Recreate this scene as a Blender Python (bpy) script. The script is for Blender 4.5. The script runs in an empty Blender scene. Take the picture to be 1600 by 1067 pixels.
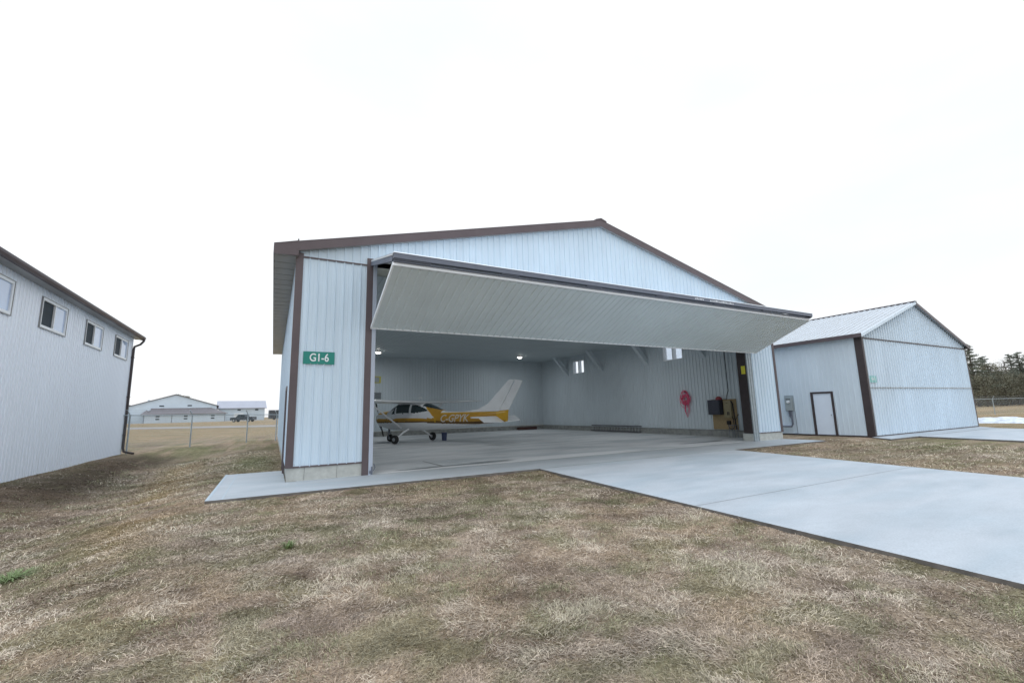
import bpy, math, random
import numpy as np
from mathutils import Vector, Matrix
random.seed(7); rng = np.random.default_rng(11)
S = bpy.context.scene
COL = S.collection
R = math.radians

# ------------------------------------------------------------------ camera, sky, sun, exposure
cam_d = bpy.data.cameras.new('camera'); cam = bpy.data.objects.new('camera', cam_d); COL.objects.link(cam)
S.camera = cam
cam_d.sensor_width = 36.0; cam_d.lens = 686.99/1600*36.0
cam_d.clip_start = 0.05; cam_d.clip_end = 3000
def camrot(yaw, pitch, roll):
    F0 = Vector((math.sin(yaw), math.cos(yaw), 0)); R0 = Vector((math.cos(yaw), -math.sin(yaw), 0)); U0 = Vector((0, 0, 1))
    F = F0*math.cos(pitch)+U0*math.sin(pitch); U = U0*math.cos(pitch)-F0*math.sin(pitch)
    Rr = R0*math.cos(roll)+U*math.sin(roll); U2 = U*math.cos(roll)-R0*math.sin(roll)
    return Matrix((Rr, U2, -F)).transposed()
CAM = Vector((-0.378, -13.024, 1.65))
cam.matrix_world = Matrix.Translation(CAM) @ camrot(.4965, .1565, -.0245).to_4x4()
S.render.resolution_x = 1024; S.render.resolution_y = 682
S.view_settings.view_transform = 'Standard'; S.view_settings.look = 'None'
S.view_settings.exposure = 0.14; S.view_settings.gamma = 1.0

SUN_EL, SUN_AZ = R(66), R(215)           # azimuth clockwise from +Y: the sun stands behind the camera, veiled by cloud
w = bpy.data.worlds.new('World'); S.world = w; w.use_nodes = True
nt = w.node_tree; nt.nodes.clear()
def N(nt, t, **k):
    n = nt.nodes.new(t)
    for a, b in k.items():
        if a.startswith('i_'): n.inputs[a[2:].replace('_', ' ')].default_value = b
        else: setattr(n, a, b)
    return n
def L(nt, a, b): nt.links.new(a, b)
sky = N(nt, 'ShaderNodeTexSky', sky_type='NISHITA', sun_disc=False); sky.sun_elevation = SUN_EL; sky.sun_rotation = SUN_AZ
sky.air_density = 1.0; sky.dust_density = 3.0
tc = N(nt, 'ShaderNodeTexCoord')
mp = N(nt, 'ShaderNodeMapping'); mp.inputs['Scale'].default_value = (1.0, 1.0, 2.6); L(nt, tc.outputs['Generated'], mp.inputs['Vector'])
ns = N(nt, 'ShaderNodeTexNoise'); ns.inputs['Scale'].default_value = 1.5; ns.inputs['Detail'].default_value = 5; ns.inputs['Roughness'].default_value = .5
L(nt, mp.outputs[0], ns.inputs['Vector'])
cr = N(nt, 'ShaderNodeValToRGB'); cr.color_ramp.elements[0].position = .28; cr.color_ramp.elements[1].position = .52
cr.color_ramp.elements[0].color = (6.5, 6.9, 7.15, 1); cr.color_ramp.elements[1].color = (7.2, 7.35, 7.5, 1)
L(nt, ns.outputs['Fac'], cr.inputs['Fac'])
mx = N(nt, 'ShaderNodeMixRGB'); mx.inputs['Fac'].default_value = .93
sx_ = N(nt, 'ShaderNodeSeparateXYZ'); L(nt, tc.outputs['Generated'], sx_.inputs[0])
zr = N(nt, 'ShaderNodeValToRGB'); zr.color_ramp.elements[0].position = .82; zr.color_ramp.elements[1].position = .98     # overcast deck: zenith brighter and bluer
zr.color_ramp.elements[0].color = (1, 1, 1, 1); zr.color_ramp.elements[1].color = (2.7, 3.2, 3.8, 1); L(nt, sx_.outputs['Z'], zr.inputs['Fac'])
zm = N(nt, 'ShaderNodeMixRGB', blend_type='MULTIPLY'); zm.inputs['Fac'].default_value = 1; L(nt, cr.outputs[0], zm.inputs['Color1']); L(nt, zr.outputs[0], zm.inputs['Color2'])
L(nt, sky.outputs[0], mx.inputs['Color1']); L(nt, zm.outputs[0], mx.inputs['Color2'])
bg = N(nt, 'ShaderNodeBackground'); bg.inputs['Strength'].default_value = .14
L(nt, mx.outputs[0], bg.inputs['Color'])
wo = N(nt, 'ShaderNodeOutputWorld'); L(nt, bg.outputs[0], wo.inputs['Surface'])
sl = bpy.data.lights.new('sun', 'SUN'); sl.energy = .5; sl.angle = R(40); sl.color = (1, .96, .9)
so = bpy.data.objects.new('sun', sl); COL.objects.link(so)
sd = Vector((math.sin(SUN_AZ)*math.cos(SUN_EL), math.cos(SUN_AZ)*math.cos(SUN_EL), math.sin(SUN_EL)))
so.rotation_euler = sd.to_track_quat('Z', 'Y').to_euler(); so.location = sd*60

# ------------------------------------------------------------------ materials
MATS = {}
def mat(name, col, rough=.6, metal=0., var=.0, vscale=3., bump=0., bscale=30., spec=.5, stretch=None, col2=None, trans=0., emit=0.):
    if name in MATS: return MATS[name]
    m = bpy.data.materials.new(name); m.use_nodes = True; t = m.node_tree
    b = t.nodes['Principled BSDF']
    b.inputs['Base Color'].default_value = (*col, 1); b.inputs['Roughness'].default_value = rough; b.inputs['Metallic'].default_value = metal
    b.inputs['Specular IOR Level'].default_value = spec
    if trans: b.inputs['Transmission Weight'].default_value = trans; b.inputs['IOR'].default_value = 1.1
    if emit: b.inputs['Emission Color'].default_value = (*col, 1); b.inputs['Emission Strength'].default_value = emit
    if var or col2 or bump:
        tc = N(t, 'ShaderNodeTexCoord'); mp = N(t, 'ShaderNodeMapping'); L(t, tc.outputs['Object'], mp.inputs['Vector'])
        if stretch: mp.inputs['Scale'].default_value = stretch
    if var or col2:
        n = N(t, 'ShaderNodeTexNoise'); n.inputs['Scale'].default_value = vscale; n.inputs['Detail'].default_value = 6; n.inputs['Roughness'].default_value = .6
        L(t, mp.outputs[0], n.inputs['Vector'])
        r = N(t, 'ShaderNodeValToRGB'); e = r.color_ramp.elements; e[0].position = .32; e[1].position = .68
        c2 = col2 or tuple(c*(1-var) for c in col); c1 = col if col2 else tuple(min(1, c*(1+var*.6)) for c in col)
        e[0].color = (*c2, 1); e[1].color = (*c1, 1)
        L(t, n.outputs['Fac'], r.inputs['Fac']); L(t, r.outputs[0], b.inputs['Base Color'])
    if bump:
        n2 = N(t, 'ShaderNodeTexNoise'); n2.inputs['Scale'].default_value = bscale; n2.inputs['Detail'].default_value = 5
        L(t, mp.outputs[0], n2.inputs['Vector'])
        bp = N(t, 'ShaderNodeBump'); bp.inputs['Strength'].default_value = bump; bp.inputs['Distance'].default_value = .02
        L(t, n2.outputs['Fac'], bp.inputs['Height']); L(t, bp.outputs[0], b.inputs['Normal'])
    MATS[name] = m; return m
M_wall = mat('white_siding', (.61, .74, .86), .38, var=.07, vscale=1.3, bump=.06, bscale=2.5, stretch=(1, 1, .25))
M_wall2 = mat('pale_siding', (.65, .755, .85), .42, var=.07, vscale=1.1, bump=.06, bscale=2.5, stretch=(1, 1, .25))
M_liner = mat('liner_siding', (.60, .67, .715), .45, var=.06, vscale=.9, stretch=(1, 1, .3))
M_ceil = mat('ceiling_liner', (.56, .63, .66), .5, var=.05, vscale=.6)
M_under = mat('door_cladding', (.68, .755, .78), .42, var=.05, vscale=.7)
M_brown = mat('brown_trim', (.105, .082, .090), .42, var=.12, vscale=2.0)
M_brownd = mat('dark_brown_board', (.035, .026, .028), .6, var=.3, vscale=6)
M_soffit = mat('soffit_metal', (.30, .30, .30), .35, var=.12, vscale=2, metal=.2)
M_steel = mat('painted_steel', (.145, .165, .215), .5, var=.12, vscale=3)
M_galv = mat('galvanised_steel', (.40, .46, .50), .42, metal=.35, var=.16, vscale=7)
M_white = mat('white_trim', (.78, .82, .86), .4, var=.04, vscale=2)
M_block = mat('concrete_block', (.50, .52, .50), .9, var=.16, vscale=5, bump=.35, bscale=60)
M_glass = mat('window_glass', (.50, .62, .82), .06, spec=.8, var=.1, vscale=.8)  # pale blue base colour paints in the sky reflected by the pane
M_screen = mat('window_screen', (.035, .05, .065), .6, spec=.12, var=.15, vscale=3)
M_clear = mat('clear_glass', (.93, .96, 1.0), .02, trans=1.)
M_frame = mat('window_frame_vinyl', (.84, .87, .90), .45, var=.03)
M_black = mat('black_rubber', (.02, .02, .022), .7, var=.2, vscale=20)
M_dark = mat('dark_plastic', (.045, .05, .07), .5, var=.2, vscale=8)
M_ply = mat('plywood', (.36, .27, .15), .75, var=.25, vscale=9, stretch=(1, 4, 1))
M_beige = mat('panel_box_paint', (.30, .26, .16), .5, var=.12, vscale=8)
M_red = mat('red_hose', (.80, .12, .24), .5, var=.15, vscale=12)
M_blue = mat('blue_plastic', (.05, .07, .16), .5, var=.15, vscale=12)
M_yellow = mat('yellow_label', (.62, .58, .05), .5, var=.08, vscale=9)
M_green = mat('sign_green', (.012, .23, .19), .45, var=.08, vscale=4)
M_greenl = mat('faded_sign_green', (.22, .52, .50), .5, var=.1, vscale=6)
M_roof = mat('grey_roof_metal', (.60, .64, .68), .4, var=.08, vscale=1.2, metal=.1)
M_farroof = mat('far_roof_metal', (.14, .125, .13), .5, var=.1, vscale=.4)
M_farroof2 = mat('far_grey_roof', (.33, .34, .39), .5, var=.08, vscale=.3)
M_farwall = mat('far_siding', (.58, .68, .78), .5, var=.07, vscale=.5)
M_truck = mat('truck_paint', (.02, .03, .045), .3, var=.1, vscale=2)
M_snow = mat('snow', (.58, .62, .68), .8, var=.32, vscale=2.6, bump=1., bscale=5)
M_lamp = mat('lamp_lens', (1, .97, .9), .5, emit=9.)
M_bark = mat('bark', (.10, .08, .07), .9, var=.3, vscale=6, bump=.5)
M_alloy = mat('aluminium', (.42, .44, .46), .4, metal=.5, var=.1, vscale=10)
M_acw = mat('aircraft_white', (.82, .84, .86), .25, var=.05, vscale=2)
M_acg = mat('aircraft_gold', (.50, .27, .035), .28, var=.12, vscale=3)
M_acy = mat('aircraft_yellow', (.62, .36, .03), .28, var=.1, vscale=3)
M_acb = mat('aircraft_brown', (.14, .075, .02), .3, var=.12, vscale=3)
M_acglass = mat('aircraft_glass', (.025, .045, .05), .08, spec=.7, var=.3, vscale=2)

def concrete(name, base, stain=.0, joints=None):
    m = bpy.data.materials.new(name); m.use_nodes = True; t = m.node_tree; b = t.nodes['Principled BSDF']
    tc = N(t, 'ShaderNodeTexCoord')
    mp = N(t, 'ShaderNodeMapping'); mp.inputs['Scale'].default_value = (1, 2.4, 1); L(t, tc.outputs['Object'], mp.inputs['Vector'])
    n = N(t, 'ShaderNodeTexNoise'); n.inputs['Scale'].default_value = .55; n.inputs['Detail'].default_value = 7; n.inputs['Roughness'].default_value = .65
    L(t, mp.outputs[0], n.inputs['Vector'])
    r = N(t, 'ShaderNodeValToRGB'); e = r.color_ramp.elements; e[0].position = .3; e[1].position = .7
    e[0].color = (*[c*.86 for c in base], 1); e[1].color = (*[c*1.05 for c in base], 1)
    L(t, n.outputs['Fac'], r.inputs['Fac'])
    f = N(t, 'ShaderNodeTexNoise'); f.inputs['Scale'].default_value = 45; f.inputs['Detail'].default_value = 4; L(t, tc.outputs['Object'], f.inputs['Vector'])
    fr = N(t, 'ShaderNodeValToRGB'); e = fr.color_ramp.elements; e[0].position = .3; e[1].position = .7
    e[0].color = (.88, .88, .88, 1); e[1].color = (1.06, 1.06, 1.06, 1); L(t, f.outputs['Fac'], fr.inputs['Fac'])
    mu = N(t, 'ShaderNodeMixRGB', blend_type='MULTIPLY'); mu.inputs['Fac'].default_value = 1
    L(t, r.outputs[0], mu.inputs['Color1']); L(t, fr.outputs[0], mu.inputs['Color2'])
    out = mu.outputs[0]
    if stain:
        mp2 = N(t, 'ShaderNodeMapping'); mp2.inputs['Scale'].default_value = (.22, .75, 1); mp2.inputs['Location'].default_value = (3.1, 1.7, 0); L(t, tc.outputs['Object'], mp2.inputs['Vector'])
        s = N(t, 'ShaderNodeTexNoise'); s.inputs['Scale'].default_value = 1.3; s.inputs['Detail'].default_value = 6; s.inputs['Distortion'].default_value = .4; L(t, mp2.outputs[0], s.inputs['Vector'])
        sr = N(t, 'ShaderNodeValToRGB'); e = sr.color_ramp.elements; e[0].position = .36; e[1].position = .56
        k = 1-stain; e[0].color = (k*.95, k, k*1.02, 1); e[1].color = (1, 1, 1, 1); L(t, s.outputs['Fac'], sr.inputs['Fac'])
        m3 = N(t, 'ShaderNodeMixRGB', blend_type='MULTIPLY'); m3.inputs['Fac'].default_value = 1
        L(t, out, m3.inputs['Color1']); L(t, sr.outputs[0], m3.inputs['Color2']); out = m3.outputs[0]
    L(t, out, b.inputs['Base Color']); b.inputs['Roughness'].default_value = .62 if stain else .8
    bp = N(t, 'ShaderNodeBump'); bp.inputs['Strength'].default_value = .12; bp.inputs['Distance'].default_value = .01
    L(t, f.outputs['Fac'], bp.inputs['Height']); L(t, bp.outputs[0], b.inputs['Normal'])
    MATS[name] = m; return m
M_conc = concrete('driveway_concrete', (.425, .455, .485), stain=.09)
M_pad = concrete('pad_concrete', (.42, .45, .475), stain=.08)
M_floor = concrete('floor_concrete', (.70, .71, .72), stain=.24)
M_joint = mat('joint_sealant', (.20, .21, .21), .8)
M_stain = mat('damp_stain', (.20, .23, .25), .3, var=.3, vscale=2)

# ------------------------------------------------------------------ mesh builder
class MB:
    def __init__(s): s.v = []; s.f = []; s.m = []
    def add(s, vs, fs, mi=0):
        o = len(s.v); s.v += [tuple(v) for v in vs]; s.f += [tuple(i+o for i in f) for f in fs]; s.m += [mi]*len(fs); return s
    def box(s, x0, x1, y0, y1, z0, z1, mi=0):
        if x0 > x1: x0, x1 = x1, x0
        if y0 > y1: y0, y1 = y1, y0
        if z0 > z1: z0, z1 = z1, z0
        v = [(x, y, z) for z in (z0, z1) for y in (y0, y1) for x in (x0, x1)]
        return s.add(v, [(0, 2, 3, 1), (4, 5, 7, 6), (0, 1, 5, 4), (2, 6, 7, 3), (0, 4, 6, 2), (1, 3, 7, 5)], mi)
    def quad(s, *p, mi=0): return s.add(p, [tuple(range(len(p)))], mi)
    def prism(s, poly, d, mi=0):           # poly = 3-D points, extruded by vector d
        n = len(poly); d = Vector(d); a = [Vector(p) for p in poly]; v = a+[p+d for p in a]
        nrm = sum(((a[i]-a[0]).cross(a[(i+1) % n]-a[0]) for i in range(1, n-1)), Vector())
        fl = nrm.dot(d) > 0
        f = [tuple(range(n)), tuple(reversed(range(n, 2*n)))]+[(i, i+n, (i+1) % n+n, (i+1) % n) for i in range(n)]
        if fl: f = [tuple(reversed(q)) for q in f]
        return s.add(v, f, mi)
    def tube(s, path, r, n=8, mi=0, caps=True, closed=False):
        P = [Vector(p) for p in path]; rr = r if isinstance(r, (list, tuple)) else [r]*len(P); rings = []
        for i, p in enumerate(P):
            a = P[i-1] if (i or closed) else P[0]; b = P[(i+1) % len(P)] if (i < len(P)-1 or closed) else P[-1]
            t = (b-a).normalized(); u = t.orthogonal().normalized() if not rings else (lastu-t*lastu.dot(t)).normalized()
            lastu = u; w_ = t.cross(u)
            rings.append([p+(u*math.cos(2*math.pi*k/n)+w_*math.sin(2*math.pi*k/n))*rr[i] for k in range(n)])
        v = [q for g in rings for q in g]; f = []
        for i in range(len(P)-(0 if closed else 1)):
            j = (i+1) % len(P)
            for k in range(n): f.append((i*n+k, i*n+(k+1) % n, j*n+(k+1) % n, j*n+k))
        if caps and not closed: f += [tuple(reversed(range(n))), tuple(range((len(P)-1)*n, len(P)*n))]
        return s.add(v, f, mi)
    def cyl(s, c, ax, r, h, n=20, mi=0):
        c = Vector(c); a = Vector(ax).normalized(); return s.tube([c-a*h/2, c+a*h/2], r, n, mi)
    def ribs(s, o, u, nrm, W, z0, z1, pitch=.2286, holes=(), h=.030, phase=.06, mi=0):
        # a ribbed sheet: o origin (x,y), u direction in plan, nrm outward, z0/z1 functions of u-distance
        f0 = z0 if callable(z0) else (lambda t: z0); f1 = z1 if callable(z1) else (lambda t: z1)
        pts = {0.0: 0.0, W: 0.0}; k = phase
        def prof(t):
            q = (t-phase) % pitch
            if q > pitch-1e-9: q = 0
            if q < .012: return h*q/.012
            if q < .034: return h
            if q < .046: return h*(.046-q)/.012
            m = pitch*.5+.023
            if abs(q-m) < .012: return h*.22*(1-abs(q-m)/.012)
            return 0.
        while k < W:
            for a in (0, .012, .034, .046, pitch*.5+.011, pitch*.5+.023, pitch*.5+.035):
                if 0 < k+a < W: pts[k+a] = 0
            k += pitch
        for hu0, hu1, hz0, hz1 in holes:
            for a in (hu0, hu1):
                if 0 < a < W: pts[a] = 0
        ts = sorted(pts)
        def P(t, z): e = prof(t); return (o[0]+u[0]*t+nrm[0]*e, o[1]+u[1]*t+nrm[1]*e, z)
        flip = (u[1]*nrm[0]-u[0]*nrm[1]) < 0      # winding so that faces look along nrm
        for a, b in zip(ts, ts[1:]):
            if b-a < 1e-6: continue
            m = (a+b)/2; segs = [(None, None)]; cuts = sorted([(z_0, z_1) for u0, u1, z_0, z_1 in holes if u0 < m < u1])
            lo = None; spans = []
            for c0, c1 in cuts: spans.append((lo, c0)); lo = c1
            spans.append((lo, None))
            for c0, c1 in spans:
                za0 = f0(a) if c0 is None else c0; zb0 = f0(b) if c0 is None else c0
                za1 = f1(a) if c1 is None else c1; zb1 = f1(b) if c1 is None else c1
                if za1 <= za0+1e-4 and zb1 <= zb0+1e-4: continue
                q = [P(a, za0), P(b, zb0), P(b, zb1), P(a, za1)]
                if flip: q.reverse()
                s.quad(*q, mi=mi)
        return s
    def build(s, name, m, parent=None, smooth=False, local=False):
        off = Vector((0, 0, 0))
        if parent is not None and not local:
            r = parent
            while r.parent: r = r.parent
            off = Vector(r.location)
        me = bpy.data.meshes.new(name); me.from_pydata([tuple(Vector(v)-off) for v in s.v], [], s.f)
        for k in (m if isinstance(m, (list, tuple)) else [m]): me.materials.append(k)
        if isinstance(m, (list, tuple)): me.polygons.foreach_set('material_index', s.m)
        if smooth: me.polygons.foreach_set('use_smooth', [True]*len(me.polygons))
        me.update(); o = bpy.data.objects.new(name, me); COL.objects.link(o); o.parent = parent
        return o
def thing(name, label, cat, loc=(0, 0, 0), rz=0, group=None):
    o = bpy.data.objects.new(name, None); COL.objects.link(o); o.empty_display_size = .3
    o.location = loc; o.rotation_euler = (0, 0, rz); return tag(o, label, cat, group)
def tag(o, label, cat, group=None):
    o['label'] = label; o['category'] = cat
    if group: o['group'] = group
    return o
def struct(o, kind='structure'): o['kind'] = kind; return o
def copy_tree(o, parent=None):
    c = o.copy(); COL.objects.link(c); c.parent = parent
    for ch in list(o.children): copy_tree(ch, c)
    return c
def text_mesh(body, size, bold=.0, sx=1., shear=0., depth=.004, cuts=0):
    cu = bpy.data.curves.new('lettering', 'FONT'); cu.body = body; cu.size = size; cu.offset = bold; cu.shear = shear; cu.extrude = depth
    cu.align_x = 'CENTER'; cu.align_y = 'CENTER'
    t = bpy.data.objects.new('tmp', cu); COL.objects.link(t); bpy.context.view_layer.update()
    me = bpy.data.meshes.new_from_object(t.evaluated_get(bpy.context.evaluated_depsgraph_get()))
    bpy.data.objects.remove(t); bpy.data.curves.remove(cu)
    if cuts:
        import bmesh
        bm = bmesh.new(); bm.from_mesh(me); bmesh.ops.triangulate(bm, faces=bm.faces); bmesh.ops.subdivide_edges(bm, edges=bm.edges, cuts=cuts, use_grid_fill=True); bm.to_mesh(me); bm.free()
    vs = [(v.co.x*sx, v.co.y, v.co.z) for v in me.vertices]; fs = [tuple(p.vertices) for p in me.polygons]
    bpy.data.meshes.remove(me); return vs, fs

# ------------------------------------------------------------------ ground
def vnoise(x, y, seed=0):
    xi = np.floor(x).astype(np.int64); yi = np.floor(y).astype(np.int64); fx = x-xi; fy = y-yi
    def hsh(a, b):
        n = (a*374761393+b*668265263+seed*1442695041) & 0xffffffff
        n = ((n ^ (n >> 13))*1274126177) & 0xffffffff
        return ((n ^ (n >> 16)) & 0xffff)/65535.
    sx = fx*fx*(3-2*fx); sy = fy*fy*(3-2*fy)
    a = hsh(xi, yi); b = hsh(xi+1, yi); c = hsh(xi, yi+1); d = hsh(xi+1, yi+1)
    return (a+(b-a)*sx)*(1-sy)+(c+(d-c)*sx)*sy
def fbm(x, y, seed=0, oct=4):
    s = 0; a = .5; t = 0
    for k in range(oct): s = s+a*vnoise(x*2**k+k*17.3, y*2**k-k*9.1, seed+k); t += a; a *= .5
    return s/t
def ss(a, b, t): t = np.clip((t-a)/(b-a), 0, 1); return t*t*(3-2*t)
def gh(x, y, fine=True):
    x = np.asarray(x, float); y = np.asarray(y, float)
    z = -.05-.0225*np.clip(-1.9-y, 0, 40)
    z = z-(.015+.05*fbm(x*.9, y*.9, 12, 3))*ss(6.6, 6.0, x)*ss(-1.8, -3.0, y)                       # lawn sits lower than the driveway edge
    near = ss(19, 14, y)
    z = z-.30*np.exp(-((x+4.3)/1.5)**2)*near*ss(-30, -8, y)-.05*ss(-1.4, -3.0, x)*near
    z = z+.14*np.exp(-((x+7.2)/1.2)**2)*near
    d = np.hypot(x, y); z = z+.60*ss(45, 130, d)+.04*ss(16, 22, y)*ss(10, -4, x)
    if fine: z = z+((fbm(x*1.3, y*1.3, 3, 3)-.5)*.05+(fbm(x*7, y*7, 9, 3)-.5)*.028)*ss(60, 10, np.hypot(x+.4, y+13))
    if fine: z = z+(fbm(x*3, y*2.2, 31, 4)-.35)*.22*np.exp(-((x+5.9)/.6)**2)*ss(17, 14, y)*ss(-6, -1, y)
    return z
def slab_d(x, y):     # distance outside the slabs (negative = inside)
    def box(x0, x1, y0, y1): return np.maximum(np.maximum(x0-x, x-x1), np.maximum(y0-y, y-y1))
    d = box(-1.5, 21.5, -1.9, 0); d = np.minimum(d, box(-1.5, 0, -1.9, 2.75)); d = np.minimum(d, box(0, 21.54, 0, 21.6))
    d = np.minimum(d, box(6.44, 15.1, -45, -1.9)); d = np.minimum(d, box(-25, -6.92, -8, 15.93)); d = np.minimum(d, box(25.3, 38.4, -2.2, 17))
    return np.minimum(d, box(27., 37, -30, -2))
STRAW = np.array((.345, .262, .180)); GREY = np.array((.335, .277, .235)); BROWN = np.array((.195, .148, .115)); GREEN = np.array((.145, .165, .075)); OCHRE = np.array((.28, .19, .08)); DIRT = np.array((.085, .060, .045))
def gcol(x, y):
    x = np.asarray(x, float); y = np.asarray(y, float)
    a = fbm(x*.8+3, y*1.1, 21, 5); b = fbm(x*1.6-7, y*2.3+2, 33, 5); g = fbm(x*2.1+11, y*3.1-5, 45, 5); h = fbm(x*4.6, y*6.2, 57, 4)
    c = STRAW[None]*(1-a[:, None])+GREY[None]*a[:, None]
    def mixc(c, col, f): f = np.clip(f, 0, 1)[:, None]; return c*(1-f)+col[None]*f
    c = mixc(c, BROWN, ss(.48, .72, b)*.75+ss(.62, .8, h)*.4)
    gr = ss(.50, .62, g)*.40
    gr = np.maximum(gr, .75*np.exp(-((x+.9)/.9)**2-((y-7)/4.5)**2))
    gr = np.maximum(gr, .8*ss(.35, .55, g)*np.exp(-((x-24)/5.5)**2-((y+5.2)/1.7)**2))
    gr = np.maximum(gr, .7*ss(.4, .6, g)*np.exp(-((y-18)/3.)**2)*ss(3, -1, x))
    gr = np.maximum(gr, .9*np.exp(-((x+3.5)/.5)**2-((y+4.3)/.35)**2))
    c = mixc(c, GREEN, gr)
    c = mixc(c, DIRT, .85*np.exp(-((x+5.6)/1.1)**2)*ss(17, 13, y)*ss(-2, 4, y)*ss(.3, .5, b+.1))
    c = mixc(c, OCHRE, .55*np.exp(-((x+3.0+.08*(y-4))/.7)**2)*ss(14, 8, y)*ss(-7, -2, y)*ss(.35, .6, a+.1))
    d = np.hypot(x, y)
    far = ss(24, 45, d); tan = np.array((.33, .26, .17)); c = c*(1-far[:, None]*.8)+tan[None]*far[:, None]*.8
    return c
def axis(c, near, step, far, g=1.13):
    p = [0]; st = step
    while p[-1] < far:
        if p[-1] > near: st *= g
        p.append(p[-1]+st)
    return np.array(p)
ax = axis(0, 7, .06, 1500); ay = axis(0, 9, .06, 1500)
gx = np.concatenate([-ax[::-1][:-1], ax])+1.2; gy = np.concatenate([-ay[::-1][:-1], ay])-8.0
GX, GY = np.meshgrid(gx, gy); fx = GX.ravel(); fy = GY.ravel(); fz = gh(fx, fy)
me = bpy.data.meshes.new('ground'); nx, ny = len(gx), len(gy)
I = (np.arange(ny-1)[:, None]*nx+np.arange(nx-1)[None]).ravel(); Q = np.stack([I, I+1, I+nx+1, I+nx], 1)
me.vertices.add(len(fx)); me.vertices.foreach_set('co', np.stack([fx, fy, fz], 1).ravel())
me.loops.add(Q.size); me.loops.foreach_set('vertex_index', Q.ravel().astype(np.int32))
me.polygons.add(len(Q)); me.polygons.foreach_set('loop_start', (np.arange(len(Q))*4).astype(np.int32))
me.polygons.foreach_set('use_smooth', np.ones(len(Q), bool)); me.update()
ca = me.color_attributes.new('patch', 'FLOAT_COLOR', 'POINT'); cc = gcol(fx, fy)*(.84+.16*ss(20, 30, np.hypot(fx-CAM.x, fy-CAM.y)))[:, None]     # darker thatch, with shade between blades painted into the colour near the camera
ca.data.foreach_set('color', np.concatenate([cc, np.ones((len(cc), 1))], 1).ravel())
gm = bpy.data.materials.new('lawn_soil'); gm.use_nodes = True; t = gm.node_tree; b = t.nodes['Principled BSDF']; b.inputs['Roughness'].default_value = 1; b.inputs['Specular IOR Level'].default_value = .1
at = N(t, 'ShaderNodeAttribute', attribute_name='patch'); tc = N(t, 'ShaderNodeTexCoord')
def nz(sc, vec, det=5, dist=0.):
    n = N(t, 'ShaderNodeTexNoise'); n.inputs['Scale'].default_value = sc; n.inputs['Detail'].default_value = det; n.inputs['Distortion'].default_value = dist; L(t, vec, n.inputs['Vector']); return n
def ramp(src, p0, c0, p1, c1):
    r = N(t, 'ShaderNodeValToRGB'); e = r.color_ramp.elements; e[0].position = p0; e[1].position = p1; e[0].color = (*c0, 1); e[1].color = (*c1, 1); L(t, src, r.inputs['Fac']); return r
def mul(a, b_, f=1.):
    m = N(t, 'ShaderNodeMixRGB', blend_type='MULTIPLY'); m.inputs['Fac'].default_value = f; L(t, a, m.inputs['Color1']); L(t, b_, m.inputs['Color2']); return m.outputs[0]
o_ = tc.outputs['Object']
fine = nz(26, o_, 6, 1.5); mid = nz(5, o_, 6, .6); big = nz(.35, o_, 6, .4)
mpf = N(t, 'ShaderNodeMapping'); mpf.inputs['Rotation'].default_value = (0, 0, .5); mpf.inputs['Scale'].default_value = (.05, .35, 1); L(t, o_, mpf.inputs['Vector']); band = nz(1., mpf.outputs[0], 5, .3)
c = mul(at.outputs['Color'], ramp(fine.outputs['Fac'], .33, (.45, .42, .40), .66, (1.35, 1.33, 1.30)).outputs[0])
c = mul(c, ramp(mid.outputs['Fac'], .3, (.72, .70, .68), .7, (1.2, 1.2, 1.2)).outputs[0])
c = mul(c, ramp(big.outputs['Fac'], .3, (.86, .86, .84), .7, (1.1, 1.1, 1.1)).outputs[0])
c = mul(c, ramp(band.outputs['Fac'], .35, (.80, .84, .78), .65, (1.12, 1.08, 1.04)).outputs[0])
L(t, c, b.inputs['Base Color'])
bp = N(t, 'ShaderNodeBump'); bp.inputs['Strength'].default_value = .9; bp.inputs['Distance'].default_value = .03; L(t, fine.outputs['Fac'], bp.inputs['Height']); L(t, bp.outputs[0], b.inputs['Normal'])
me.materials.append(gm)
g = bpy.data.objects.new('ground', me); COL.objects.link(g); struct(g)

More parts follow.
